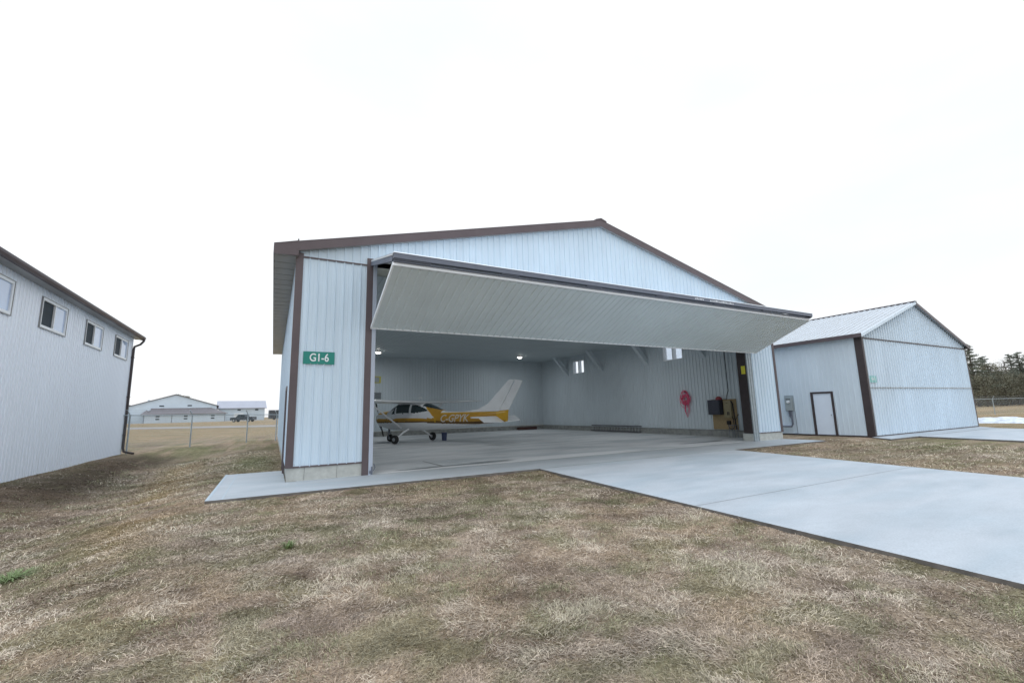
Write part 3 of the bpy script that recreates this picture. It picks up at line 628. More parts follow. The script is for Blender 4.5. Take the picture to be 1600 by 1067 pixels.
mb.tube([(21.12, 2.58, .66), (21.08, 2.52, .46), (21.08, 2.35, .42), (21.08, 2.22, .5), (21.1, 2.25, .9), (21.14, 2.32, 1.05)], .022, 7)
mb.tube([(21.14, 2.3, 1.0), (21.0, 2.05, .9), (21.05, 1.9, 1.2)], .016, 6)
tag(mb.build('conduit', M_black), 'thick black cables looping down the side of the plywood board', 'cable')
ST = thing('stool', 'thin metal stand on the floor beneath the plywood board', 'stand', (20.9, 2.15, 0))
mb = MB()
for (a, c_) in ((20.75, 2.0), (20.75, 2.3), (21.0, 2.0), (21.0, 2.3)): mb.tube([(a, c_, 0), (a+.02, c_, .62)], .012, 6)
mb.tube([(20.76, 2.0, .3), (20.76, 2.3, .3)], .01, 6); mb.build('leg', M_steel, ST)
mb = MB(); mb.box(20.74, 21.02, 1.98, 2.32, .62, .645); mb.build('seat', M_steel, ST)
mb = MB(); mb.tube([(21.24, 1.6+.12*math.cos(k*math.pi/8), 1.55+.42*math.sin(k*math.pi/8)) for k in range(16)], .025, 6, closed=True); tag(mb.build('blue_rope', mat('blue_rope', (.05, .12, .22), .7)), 'blue rope coil hanging beside the right jamb', 'rope')

# ------------------------------------------------------------------ aircraft (local frame: x forward, y left, z up, origin between main wheels)
AC = thing('light_aircraft', 'white and gold high wing propeller aircraft parked inside the hangar', 'aircraft', (6.99, 12.78, 0), R(121.88)); AC.scale = (1.163,)*3
SEC = [(2.42, 1.02, 1.36, .16, 2.0), (2.36, .90, 1.45, .36, 2.4), (2.15, .78, 1.52, .48, 2.8), (1.7, .68, 1.56, .54, 3.0), (1.42, .62, 1.59, .56, 3.0), (1.36, .62, 1.64, .56, 3.0), (1.0, .60, 1.84, .57, 3.0), (.72, .58, 1.99, .57, 3.0), (.3, .57, 2.02, .57, 3.0), (-.3, .57, 2.0, .56, 3.0), (-.75, .58, 1.93, .53, 2.8), (-1.0, .60, 1.86, .50, 2.7), (-1.5, .63, 1.66, .44, 2.5), (-2.0, .67, 1.50, .39, 2.4), (-3.0, .75, 1.44, .30, 2.2), (-4.0, .83, 1.42, .21, 2.1), (-4.8, .90, 1.42, .13, 2.0), (-5.3, .96, 1.44, .07, 2.0), (-5.45, 1.05, 1.40, .03, 2.0)]
SX = np.array([s[0] for s in SEC])[::-1]
def sec(x): return [float(np.interp(x, SX, np.array([s[k] for s in SEC])[::-1])) for k in (1, 2, 3, 4)]
def fus(x, a, o=0.):
    zb, zt, hw, e = sec(x); c_, s_ = math.cos(a), math.sin(a); zc = (zb+zt)/2; k = 2/e
    return (x, (hw*abs(c_)**k+o)*(1 if c_ >= 0 else -1) if abs(c_) > 1e-9 else 0, zc+((zt-zb)/2*abs(s_)**k+o)*(1 if s_ >= 0 else -1))
NX, NA = 240, 128
xs = [2.42-(2.42+5.45)*i/NX for i in range(NX+1)]
def paint(x, y, z):
    # cowl top
    if z > 1.40 and x > 1.42: return 2
    low = .93 if x > -1.2 else (.93-.02*(x+1.2)/-1 if x > -3.8 else .87+.06*(-3.8-x)/1.4)
    if x < -1.2: low = float(np.interp(-x, (1.2, 1.6, 3.8, 5.2, 5.5), (.95, .92, .86, .95, 1.0)))
    else: low = .97
    sweep = -1.0-.62*min(1, max(0, (1.75-z)/.6))         # front edge of the gold area
    if x < sweep and z > low:
        if z < low+.05: return 3
        if sweep-x < .05: return 2
        if x < -1.9 and z > 1.37 and abs(y) > .03: return 2 if z < 1.42 else 0
        if x < -4.9: return 2
        if z < low+.12: return 3
        return 1
    if low < z < 1.14:
        return 3 if z < 1.03 else 1
    if low < z < 1.17: return 2
    return 0
def glass_kind(x, y, z):
    if 1.0 <= x <= 1.40 and z > 1.60: return 'windshield'
    if .72 < x <= 1.42 and z > 1.64+(1.42-x)*.35*0 and z > 1.62 and abs(y) < .50: return 'windshield'
    if x < -.86 and x > -1.95 and z > float(np.interp(-x, (.86, 1.95), (1.76, 1.52))) and abs(y) < .42 and x > -1.8: return 'rear_window'
    if 1.40 < z < 1.86:
        if .84+(1.86-z)*.45 > x > .84 and x < 1.3: return 'quarter_window'
        if -.12 < x < .74 and z > 1.42: return 'side_window'
        if -1.18 < x < -.22:
            k = (x+.22)/-.96; hi = 1.84-.28*k**2; lo = 1.42+.10*k**1.6
            if lo < z < hi: return 'side_window_rear'
    return None
pv = [[fus(x, 2*math.pi*k/NA) for k in range(NA)] for x in xs]
body = MB(); parts = {}
body.v = [v for r_ in pv for v in r_]
for i in range(NX):
    for k in range(NA):
        q = (i*NA+k, i*NA+(k+1) % NA, (i+1)*NA+(k+1) % NA, (i+1)*NA+k)
        cx_ = sum(body.v[j][0] for j in q)/4; cy_ = sum(body.v[j][1] for j in q)/4; cz_ = sum(body.v[j][2] for j in q)/4
        gk = glass_kind(cx_, cy_, cz_)
        if gk:
            key = gk if gk in ('windshield', 'rear_window') else (gk, cy_ > 0)
            parts.setdefault(key, []).append([body.v[j] for j in q]); continue
        body.f.append(q); body.m.append(paint(cx_, cy_, cz_))
body.f.append(tuple(range(NA))); body.m.append(0); body.f.append(tuple(NX*NA+k for k in reversed(range(NA)))); body.m.append(2)
fu = body.build('fuselage', [M_acw, M_acg, M_acy, M_acb], AC, smooth=True, local=True)
for key, qs in parts.items():
    mb = MB(); cen = None
    idx = {}; 
    for q in qs:
        f_ = []
        for p_ in q:
            p_ = tuple(round(c_, 5) for c_ in p_)
            if p_ not in idx: idx[p_] = len(mb.v); mb.v.append(p_)
            f_.append(idx[p_])
        mb.f.append(tuple(f_)); mb.m.append(0)
    nm = key if isinstance(key, str) else 'side_window'
    mb.build(nm, M_acglass, fu, smooth=True, local=True)
# dark cabin interior just inside the glass is closed by the opaque tinted glass
vs, fs = text_mesh('C-GPYK', .47, .008, .92, .25, 0., 3)
def sy(x, z):
    zb, zt, hw, e = sec(x); u = min(1, abs((z-(zb+zt)/2)/((zt-zb)/2))); return hw*(1-u**e)**(1/e)
mb = MB(); lv = []
for v in vs:
    x = -2.70-v[0]; z = 1.135+v[1]; lv.append((x, sy(x, z)+.022, z))
mb.add(lv, fs); mb.build('registration', mat('registration_white', (.62, .58, .5), .5), fu, local=True)
mb = MB(); lv = [(-2.70+v[0], -sy(-2.70+v[0], 1.135+v[1])-.012, 1.135+v[1]) for v in vs]; mb.add(lv, fs); mb.build('registration', MATS['registration_white'], fu, local=True)
# wing
def airfoil(c, t):
    P = []
    for k in range(13): u = k/12; u = u*u; P.append((-u*c, t*c*(1.5*math.sqrt(u)*(1-u)**.8*.75)))
    for k in range(11, 0, -1): u = k/12; u = u*u; P.append((-u*c, -t*c*.28*math.sqrt(u)*(1-u)*1.3))
    return P
def wing(sg):
    st = [(0., 1.63, .80, 1.93), (2.3, 1.60, .80, 1.96), (2.5, 1.58, .80, 1.965), (5.2, 1.12, .62, 2.05), (5.42, 1.0, .55, 2.05), (5.5, .7, .42, 2.05)]
    mb = MB(); n = 24-1
    rows = []
    for (y, c, xl, z) in st:
        P = airfoil(c, .17 if y < 5.45 else .04); rows.append([(xl+p[0], y*sg, z+p[1]) for p in P])
    n = len(rows[0]); v = [p for r_ in rows for p in r_]; f = []
    for i in range(len(rows)-1):
        for k in range(n):
            q = (i*n+k, i*n+(k+1) % n, (i+1)*n+(k+1) % n, (i+1)*n+k); f.append(q if sg < 0 else tuple(reversed(q)))
    f.append(tuple(range((len(rows)-1)*n, len(rows)*n)))
    mb.add(v, f); return mb
for sg in (1, -1):
    wg = wing(sg).build('wing', M_acw, AC, smooth=True, local=True)
    mb = MB(); a = Vector((.42, sg*.54, .72)); b_ = Vector((.35, sg*2.7, 1.97)); mb.tube([a, b_], .045, 8); mb.build('wing_strut', M_acw, AC, local=True)
    mb = MB(); mb.tube([(.2, sg*5.5, 2.07), (.0, sg*5.53, 2.07), (-.1, sg*5.5, 2.07)], [.02, .05, .02], 8); mb.build('navigation_light', M_black, wg, local=True)
# tail
def slab2(poly, th, axis='y'):
    mb = MB()
    if axis == 'y': mb.prism([(x, -th/2, z) for x, z in poly], (0, th, 0))
    return mb
finp = [(-3.0, 1.42), (-3.9, 1.55), (-4.42, 1.78), (-5.52, 2.78), (-5.62, 2.82), (-5.82, 2.80), (-5.02, 1.44)]
slab2(finp, .07).build('fin', M_acw, AC, local=True)
slab2([(-5.04, 1.46), (-5.84, 2.70), (-5.82, 2.82), (-6.24, 2.74), (-6.20, 2.66), (-5.50, 1.48)], .05).build('rudder', M_acw, AC, local=True)
slab2([(-5.0, 1.44), (-5.48, 1.48), (-5.42, .98), (-5.2, .94)], .055).build('rudder_base', M_acy, AC, local=True)
for sg in (1, -1):
    mb = MB(); mb.prism([(-4.28, sg*.1, 1.15), (-4.45, sg*1.45, 1.15), (-4.62, sg*1.58, 1.15), (-4.92, sg*1.58, 1.15), (-4.92, sg*.1, 1.15)], (0, 0, .06)); sb = mb.build('tailplane', M_acw, AC, local=True)
    mb = MB(); mb.prism([(-4.93, sg*.1, 1.155), (-4.93, sg*1.58, 1.155), (-5.20, sg*1.55, .96), (-5.30, sg*.12, .93)], (0, 0, .045)); mb.build('elevator', M_acw, AC, local=True)
# gear, propeller
def wheel(cx, cy, cz, r, w_):
    mb = MB(); P = []
    for k in range(9): a = math.pi*k/8; P.append((cy-w_/2*math.cos(a), r*.72+(r*.28)*math.sin(a)**.6 if 0 < k < 8 else r*.6))
    mb.tube([(cx, p[0]+1e-4*i, cz) for i, p in enumerate(P)], [p[1] for p in P], 24)
    ty = mb.build('wheel', M_black, AC, smooth=True, local=True)
    mb = MB(); mb.cyl((cx, cy, cz), (0, 1, 0), r*.42, w_*1.06, 16); mb.build('hub', M_alloy, ty, local=True)
wheel(0, 1.37, .21, .21, .16); wheel(0, -1.37, .21, .21, .16); wheel(1.69, 0, .19, .19, .14)
for sg in (1, -1):
    mb = MB(); mb.tube([(.05, sg*.4, .64), (.04, sg*.75, .52), (.02, sg*1.1, .33), (0, sg*1.27, .22)], [.05, .045, .04, .035], 8); mb.build('gear_leg', M_acw, AC, local=True)
mb = MB(); mb.tube([(1.78, 0, .75), (1.74, 0, .45)], .05, 10); mb.tube([(1.74, 0, .46), (1.72, .1, .40), (1.69, .11, .19)], .022, 6); mb.tube([(1.74, 0, .46), (1.72, -.1, .40), (1.69, -.11, .19)], .022, 6); mb.tube([(1.76, 0, .55), (1.98, 0, .5), (1.8, 0, .4)], .015, 6)
mb.build('nose_strut', M_steel, AC, local=True)
mb = MB(); mb.tube([(2.40, 0, 1.2), (2.45, 0, 1.2), (2.55, 0, 1.2), (2.64, 0, 1.2), (2.68, 0, 1.2)], [.17, .165, .13, .07, .01], 16); mb.build('spinner', M_acw, AC, smooth=True, local=True)
for s_ in (1, -1):
    mb = MB(); R_ = []
    for u, c_, tw in ((.1, .05, 1.0), (.35, .10, .7), (.7, .10, .45), (.95, .07, .3), (1.02, .03, .3)):
        a = 1.25 if s_ > 0 else 1.25; ey_, ez_ = math.cos(a)*s_, math.sin(a)*s_
        px_, py_ = -math.sin(a), math.cos(a)
        cx_, sx_ = math.cos(tw)*c_, math.sin(tw)*c_
        R_.append([(2.50+sx_, ey_*u+px_*cx_, 1.2+ez_*u+py_*cx_), (2.51, ey_*u, 1.2+ez_*u), (2.50-sx_, ey_*u-px_*cx_, 1.2+ez_*u-py_*cx_), (2.485, ey_*u, 1.2+ez_*u)])
    v = [p for r_ in R_ for p in r_]; f = [(i*4+k, i*4+(k+1) % 4, i*4+4+(k+1) % 4, i*4+4+k) for i in range(4) for k in range(4)]+[(16, 17, 18, 19), (0, 1, 2, 3)]
    mb.add(v, f); mb.build('propeller_blade', M_black, AC, local=True)
mb = MB(); mb.tube([(-.2, .1, 2.15), (-.55, .1, 2.5)], .006, 5); mb.tube([(-.6, -.1, 2.12), (-.95, -.1, 2.45)], .006, 5); mb.tube([(-.25, 0, 2.14), (-.3, 0, 2.2), (-.4, 0, 2.2), (-.45, 0, 2.14)], .03, 6); mb.build('antenna', M_acw, AC, local=True)
mb = MB(); mb.tube([(2.0, .44, .80), (1.9, .45, .72), (1.85, .45, .62)], .03, 8); mb.build('exhaust', M_steel, AC, local=True)

# ------------------------------------------------------------------ left building
LB = thing('storage_building', 'long white ribbed building with dark gutter and sliding windows', 'building', (-6.92, 5, 0))
bx = -6.92; y0, y1, zt = -4.0, 15.93, 5.80
wins = [(-1.55, .35), (2.0, 3.9), (5.68, 7.56), (9.42, 11.29), (13.04, 14.98)]
mb = MB(); mb.ribs((bx, y0), (0, 1), (1, 0), y1-y0, -.25, zt, pitch=.2, h=.020, holes=[(a-y0, b_-y0, 4.61, 5.51) for a, b_ in wins])
mb.ribs((bx, y1), (-1, 0), (0, 1), 14, -.2, lambda t: 5.8+.25*min(t, 14-t), h=.034); mb.ribs((bx-14, y0), (1, 0), (0, -1), 14, -.3, lambda t: 5.8+.25*min(t, 14-t), h=.034)
mb.box(bx-14.1, bx-14, y0, y1, -.3, 5.8)
mb.build('wall', mat('neighbour_siding', (.84, .89, .97), .42, var=.02, vscale=.5, stretch=(1, 1, .25)), LB)
mb = MB(); mb.box(bx-13.9, bx-.05, y0+.1, y1-.1, -.3, .0); mb.build('base', M_block, LB)
mb = MB(); mb.box(bx, bx+.32, y0-.3, y1+.3, 5.80, 5.815); mb.build('soffit', M_soffit, LB)
mb = MB(); mb.box(bx+.32, bx+.335, y0-.3, y1+.32, 5.79, 5.90)
mb.prism([(bx+.335, y0-.3, 5.80), (bx+.40, y0-.3, 5.80), (bx+.45, y0-.3, 5.86), (bx+.46, y0-.3, 5.90), (bx+.445, y0-.3, 5.90), (bx+.40, y0-.3, 5.815), (bx+.335, y0-.3, 5.813)], (0, y1-y0+.6, 0)); 
mb.prism([(bx+.42, y1+.3, 5.74), (bx+.42, y1+.3, 5.90), (bx-7, y1+.3, 7.76), (bx-7, y1+.3, 7.58)], (0, .02, 0)); mb.prism([(bx-14.42, y1+.3, 5.80), (bx-14.42, y1+.3, 5.99), (bx-7, y1+.3, 7.82), (bx-7, y1+.3, 7.60)], (0, .02, 0))
mb.build('gutter', M_brown, LB)
mb = MB(); mb.prism([(bx+.42, y0-.3, 5.905), (bx-7, y0-.3, 7.76), (bx-14.5, y0-.3, 5.905), (bx-14.5, y0-.3, 5.95), (bx-7, y0-.3, 7.82), (bx+.42, y0-.3, 5.95)], (0, y1-y0+.62, 0))
mb.build('roof', mat('dark_roof', (.10, .085, .09), .6, var=.2, vscale=4), LB)
mb = MB(); mb.tube([(bx+.40, y1+.1, 5.82), (bx+.40, y1+.1, 5.7), (bx+.3, y1+.03, 5.52), (bx+.09, y1-.06, 5.38), (bx+.07, y1-.06, 5.2), (bx+.07, y1-.06, .3), (bx+.12, y1-.06, .12), (bx+.55, y1-.3, .02)], .055, 8)
for z in (4.8, 2.8, .9): mb.box(bx+.005, bx+.13, y1-.13, y1+.01, z, z+.04)
mb.build('downspout', mat('downspout_brown', (.06, .045, .045), .45), LB)
for a, b_ in wins:
    mb = MB(); m_ = (a+b_)/2
    for q in ((a-.02, a+.06, 4.59, 5.53), (b_-.06, b_+.02, 4.59, 5.53), (a+.06, b_-.06, 4.59, 4.67), (a+.06, b_-.06, 5.45, 5.53), (m_-.03, m_+.03, 4.67, 5.45)): mb.box(bx-.06, bx+.03, *q)
    f = mb.build('window', M_frame, LB)
    mb = MB(); mb.box(bx-.03, bx-.02, a+.06, m_-.03, 4.67, 5.45); mb.build('screen', M_screen, f)
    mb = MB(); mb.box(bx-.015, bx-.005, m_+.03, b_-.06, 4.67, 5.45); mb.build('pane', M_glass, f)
    mb = MB(); mb.box(bx+.001, bx+.045, a-.045, b_+.045, 5.532, 5.55); mb.box(bx+.001, bx+.045, a-.038, a-.022, 4.575, 5.53); mb.box(bx+.001, bx+.045, b_+.022, b_+.038, 4.575, 5.53); mb.box(bx+.001, bx+.045, a-.045, b_+.045, 4.565, 4.588); mb.build('casing', M_soffit, f)

# ------------------------------------------------------------------ neighbour hangar (right)
NB = thing('neighbour_hangar', 'smaller pale hangar with its ribbed front door closed, right of the open hangar', 'hangar', (31.8, -2.16, 0))
a0, a1, f0, f1, e0 = 25.3, 38.4, -2.16, 17.0, 4.98
mid = (a0+a1)/2; rs = (7.18-e0)/(mid-a0); r2 = lambda t: e0+rs*min(t, a1-a0-t)
mb = MB(); mb.ribs((a0, f1), (0, -1), (-1, 0), f1-f0, -.1, e0, h=.014, holes=[(f1-.42, f1+.56, 0, 2.2)]); mb.ribs((a1, f0), (0, 1), (1, 0), f1-f0, -.1, e0)
mb.ribs((a0, f0), (1, 0), (0, -1), a1-a0, 4.86, r2, pitch=.27, h=.045); mb.ribs((a1, f1), (-1, 0), (0, 1), a1-a0, -.1, r2)
mb.build('wall', M_wall2, NB)
mb = MB(); mb.ribs((a0+.12, f0-.03), (1, 0), (0, -1), a1-a0-.2, 2.38, 4.80, pitch=.27, h=.05); mb.ribs((a0+.12, f0-.03), (1, 0), (0, -1), a1-a0-.2, .04, 2.34, pitch=.27, h=.05)
mb.box(a0+.12, a1-.08, f0-.028, f0+.06, .03, 4.81); d2 = mb.build('bifold_door', M_wall2, NB)
mb = MB(); mb.box(a0+.12, a1-.08, f0-.075, f0-.029, 2.342, 2.378); mb.build('fold_strip', M_soffit, d2)
mb = MB(); mb.box(a0-.03, a0-.016, f0-.03, f0+.26, -.1, 5.0); mb.box(a0-.03, a0+.12, f0-.075, f0-.03, -.1, 4.9); mb.box(a1-.08, a1+.03, f0-.06, f0-.03, -.1, 4.9)
mb.box(a0+.12, a1-.08, f0-.07, f0-.005, 4.81, 4.87); mb.box(a0+.12, a1-.08, f0-.05, f0-.029, -.02, .035)
mb.box(a0-.03, a0-.016, f0+.26, f1, -.1, .03)
mb.build('trim', mat('dark_trim', (.055, .042, .045), .5, var=.15), NB)
ov = .30
mb = MB()
for X, sg in (((lambda x: a0+x), 1), ((lambda x: a1-x), -1)):
    zf = lambda x: e0+.10+rs*x; hw = mid-a0; y = f0-.2; pr = []
    while y < f1+.2:
        for d_, h_ in ((0, 0), (.21, 0), (.23, .045), (.28, .045), (.31, 0)): pr.append((y+d_, h_))
        y += .3101
    for (ya, ha), (yb, hb) in zip(pr, pr[1:]):
        q = [(X(-ov), ya, zf(-ov)+ha), (X(hw), ya, zf(hw)+ha), (X(hw), yb, zf(hw)+hb), (X(-ov), yb, zf(-ov)+hb)]
        if sg < 0: q.reverse()
        if yb-ya > 1e-5: mb.quad(*q)
    mb.quad((X(-ov), f0-.2, zf(-ov)-.02), (X(-ov), f1+.2, zf(-ov)-.02), (X(hw), f1+.2, zf(hw)-.02), (X(hw), f0-.2, zf(hw)-.02))
mb.build('roof', mat('pale_ribbed_roof', (.47, .50, .53), .4, var=.06, vscale=1), NB)
mb = MB()
mb.box(a0-ov-.02, a0-ov, f0-.22, f1+.2, e0-.13, e0+.06); mb.box(a1+ov, a1+ov+.02, f0-.22, f1+.2, e0-.13, e0+.06)
zf = lambda x: e0+.10+rs*x; hw = mid-a0
mb.prism([(a1+ov, f0-.22, zf(-ov)-.16), (a1-hw, f0-.22, zf(hw)-.16), (a1-hw, f0-.22, zf(hw)+.01), (a1+ov, f0-.22, zf(-ov)+.01)], (0, .02, 0))
mb.box(mid-.12, mid+.12, f0-.23, f1+.2, zf(hw)+.0, zf(hw)+.05)
mb.build('fascia', M_brown, NB)
mb = MB(); mb.prism([(a0-ov, f0-.22, zf(-ov)-.14), (a0+hw, f0-.22, zf(hw)-.14), (a0+hw, f0-.22, zf(hw)+.01), (a0-ov, f0-.22, zf(-ov)+.01)], (0, .02, 0)); mb.build('pale_rake', M_wall2, NB)
for q in ((a0-ov, a0), (a1, a1+ov)): mb = MB(); mb.box(*q, f0-.2, f1, e0-.1, e0-.08); mb.build('soffit', M_soffit, NB)
mb = MB(); mb.box(a0-.01, a0+.03, -.5, .36, .02, 2.16); wd = mb.build('door', mat('door_white', (.72, .81, .93), .4, var=.03), NB)
mb = MB(); mb.box(a0-.045, a0-.0, -.62, -.52, 0, 2.26); mb.box(a0-.045, a0-.0, .38, .48, 0, 2.26); mb.box(a0-.045, a0-.0, -.52, .38, 2.17, 2.26); mb.build('frame', MATS['dark_trim'], wd)
mb = MB(); mb.box(a0-.04, a0-.012, -.44, -.40, 1.0, 1.08); mb.build('handle', M_galv, wd)
MT = thing('electric_meter', 'grey electric meter box with conduit on the pale side wall', 'meter', (a0-.1, 1.6, 1.2))
mb = MB(); mb.box(a0-.17, a0-.03, 1.46, 1.80, 1.30, 2.02); mbx = mb.build('body', mat('meter_grey', (.33, .38, .40), .5, var=.1), MT)
mb = MB(); mb.box(a0-.03, a0-.016, 1.40, 1.9, 1.27, 2.14); mb.build('back_plate', M_galv, MT)
mb = MB(); mb.cyl((a0-.19, 1.62, 1.78), (1, 0, 0), .08, .06, 14); mb.build('dial', M_white, MT); mb = MB(); mb.box(a0-.185, a0-.172, 1.50, 1.74, 1.90, 1.94); mb.build('latch', M_black, MT)
mb = MB(); mb.tube([(a0-.1, 1.55, 1.3), (a0-.1, 1.55, .55), (a0-.1, 1.62, .42), (a0-.1, 2.2, .42)], .05, 8); mb.tube([(a0-.1, 1.66, 1.3), (a0-.1, 1.66, 1.0), (a0-.1, 1.55, .85)], .045, 8); mb.tube([(a0-.05, 1.38, 1.27), (a0-.05, 1.36, .05)], .012, 6); mb.box(a0-.1, a0-.03, 1.32, 1.5, .0, .05); mb.build('conduit', M_steel, MT)
S2 = thing('faded_sign', 'small faded green sign on the closed ribbed door of the smaller hangar', 'sign', (25.9, f0-.06, 2.8))
mb = MB(); mb.box(25.56, 26.2, f0-.075, f0-.055, 2.62, 2.94); mb.build('sign_plate', M_greenl, S2)
vs, fs = text_mesh('G1-5', .2, .004, .9); mb = MB(); mb.add([(v[0]+25.88, f0-.08-v[2], v[1]+2.79) for v in vs], fs); mb.build('lettering', M_white, S2)

# ------------------------------------------------------------------ fences
def fence(pts, hgt, label, arm=True):
    FN = thing('chain_link_fence', label, 'fence', pts[0])
    for p in pts:
        mb = MB(); x, y, z = p; mb.tube([(x, y, z-.1), (x, y, z+hgt)], .035, 8)
        if arm: mb.tube([(x, y, z+hgt), (x-.12, y-.18, z+hgt+.28)], .028, 6)
        mb.build('post', M_galv, FN)
    rail = MB(); rail.tube([(p[0], p[1], p[2]+hgt) for p in pts], .024, 6); rail.build('rail', M_galv, FN)
    mb = MB()
    for a, b_ in zip(pts, pts[1:]):
        A = Vector(a); B = Vector(b_); Lh = math.hypot(B.x-A.x, B.y-A.y); st = .085*(1 if Lh < 8 else 1.6); n = int(Lh/st); hz = hgt-.06
        def pt(u, z): k = u/Lh; return (A.x+(B.x-A.x)*k, A.y+(B.y-A.y)*k, A.z+(B.z-A.z)*k+.05+z)
        k = -int(hz/st)
        while k < n:
            for s_ in (1, -1):
                u0, u1 = k*st, k*st+hz; zz0, zz1 = 0, hz
                if u0 < 0: zz0 = -u0; u0 = 0
                if u1 > Lh: zz1 = hz-(u1-Lh); u1 = Lh
                if u1-u0 < .02: continue
                q = ((u0, zz0), (u1, zz1)) if s_ > 0 else ((u0, hz-zz0), (u1, hz-zz1))
                mb.tube([pt(*q[0]), pt(*q[1])], .0028, 3, caps=False)
            k += 1
    mb.build('chain_link', M_galv, FN)
    if arm:
        for k in range(3):
            o = .3+.33*k; mb = MB(); mb.tube([(p[0]-.12*o, p[1]-.18*o, p[2]+hgt+.28*o) for p in pts], .004, 4); mb.build('barbed_wire', M_galv, FN)
    return FN
fence([(-8.8, 11.96+.2, .1), (-6.73, 16.0, .1), (-4.67, 20.0, .08), (-1.84, 21.85, .05), (-.11, 22.8, .0), (3.0, 24.6, .0)], 1.8, 'grey chain link fence between the white building and the open hangar')
fence([(52, 11.3, -.12), (59, 7.8, -.12), (66.2, 4.15, -.12), (73.4, .5, -.12), (80.6, -3.1, -.12), (88, -6.8, -.1)], 1.8, 'grey chain link fence beyond the snow bank on the right')
# snow bank
mb = MB(); n_ = 90; m_ = 12; gridv = []
for i in range(n_+1):
    u = i/n_; x = 44.2+4.5*u; y = 5.5-14*u
    for j in range(m_+1):
        v = j/m_; wv = (v-.5)*2.6; h = .44*math.sin(math.pi*v)**.7*(.55+.75*float(fbm(np.array([u*26+.3]), np.array([v*3.2]), 5, 4)[0]))*min(1, 6*min(u, 1-u)+.1)
        px_, py_ = x+wv*.96, y+wv*.27; gridv.append((px_, py_, float(gh([px_], [py_])[0])-.04+h))
mb.add(gridv, [(i*(m_+1)+j, (i+1)*(m_+1)+j, (i+1)*(m_+1)+j+1, i*(m_+1)+j+1) for i in range(n_) for j in range(m_)])
struct(tag(mb.build('snow_bank', M_snow, smooth=True), 'long low bank of old ploughed snow lying before the fence', 'snow'), 'stuff')

# ------------------------------------------------------------------ far left: road, sheds, truck
mb = MB()
U = Vector((.879, -.476, 0)); V_ = Vector((.476, .879, 0))
def strip(o, u0, u1, v0, v1, name, m, dz_=.03):
    mb = MB(); k = 24; q = []
    for i in range(k+1):
        for v in (v0, v1):
            p = Vector(o)+U*(u0+(u1-u0)*i/k)+V_*v; q.append((p.x, p.y, float(gh([p.x], [p.y], False)[0])+dz_))
    mb.add(q, [(2*i, 2*i+2, 2*i+3, 2*i+1) for i in range(k)]); return struct(mb.build(name, m))
strip((-37, 168.27, 0), -80, 90, -72, -62, 'taxiway', mat('pale_asphalt', (.27, .25, .235), .9, var=.1, vscale=.3))
strip((-37, 168.27, 0), -80, 60, -14, -6, 'road', mat('gravel', (.40, .37, .33), .9, var=.15, vscale=.4))
O = Vector((-37.0, 168.27, 0)); U = Vector((.9945, .1045, 0)); V_ = Vector((-.1045, .9945, 0))
def lp(u, v, z): p = O+U*u+V_*v; return (p.x, p.y, z)
def lbox(mb, u0, u1, v0, v1, z0, z1):
    c = [lp(u, v, z) for z in (z0, z1) for v in (v0, v1) for u in (u0, u1)]
    mb.add(c, [(0, 2, 3, 1), (4, 5, 7, 6), (0, 1, 5, 4), (2, 6, 7, 3), (0, 4, 6, 2), (1, 3, 7, 5)])
B1 = thing('far_hangar', 'wide white gabled hangar with brown lean-to roof across the field', 'hangar', lp(8, 0, .4))
mb = MB(); mb.prism([lp(-3.6, 0, 0), lp(19.5, 0, 0), lp(19.5, 0, 5.95), lp(8.1, 0, 9.65), lp(-3.6, 0, 5.95)], tuple(V_*18)); mb.build('wall', M_farwall, B1)
mb = MB(); lbox(mb, .6, 22.2, -4, 0, 0, 3.4); mb.build('lean_to', M_farwall, B1)
mb = MB(); lbox(mb, -12, -3.6, -1, 12, 0, 4.6); mb.build('annex', M_farwall, B1)
mb = MB()
mb.prism([lp(-4.2, -.3, 5.72), lp(8.1, -.3, 9.65), lp(20.2, -.3, 5.72), lp(20.2, -.3, 5.92), lp(8.1, -.3, 9.88), lp(-4.2, -.3, 5.92)], tuple(V_*18.6))
mb.build('roof', M_farroof, B1)
mb = MB(); mb.add([lp(-.1, -4.6, 3.3), lp(22.8, -4.6, 3.3), lp(18.0, .05, 5.3), lp(1.4, .05, 5.3), lp(-.1, -4.6, 3.18), lp(22.8, -4.6, 3.18), lp(22.8, .05, 3.4), lp(-.1, .05, 3.4)], [(0, 1, 2, 3), (4, 5, 1, 0), (1, 5, 6, 2), (0, 3, 7, 4), (4, 7, 6, 5)]); mb.build('lean_to_roof', M_farroof, B1)
mb = MB(); mb.prism([lp(-12.3, -1.3, 4.5), lp(-3.7, -1.3, 6.3), lp(-3.7, -1.3, 6.5), lp(-12.3, -1.3, 4.7)], tuple(V_*13)); mb.build('annex_roof', M_farroof2, B1)
for u, v, z in ((4.6, -.05, 6.0), (12.0, -.05, 6.05)): mb = MB(); lbox(mb, u-.6, u+.6, v, v+.04, z-.18, z+.18); mb.build('window', M_screen, B1)
for u in (4.1, 11.3, 18.6):
    for za, zb in ((2.4, 2.8), (1.55, 1.95)): mb = MB(); lbox(mb, u-.48, u+.48, -4.05, -4.005, za, zb); mb.build('window', M_screen, B1)
for u in (7.7, .7, 22.0): mb = MB(); lbox(mb, u-.07, u+.07, -4.1, -4.01, .3, 3.3); mb.build('downspout', M_steel, B1)
mb = MB(); lbox(mb, .8, 1.4, 1, 1.6, 6.6, 8.0); mb.build('chimney', M_farwall, B1)
mb = MB(); mb.cyl(lp(1.6, -2.6, 4.95), tuple(V_), .5, .2, 16); mb.build('satellite_dish', M_farwall, B1)
B2 = thing('far_shed', 'long white shed with pale violet roof behind the dark pickup truck', 'shed', lp(27, 6, .5))
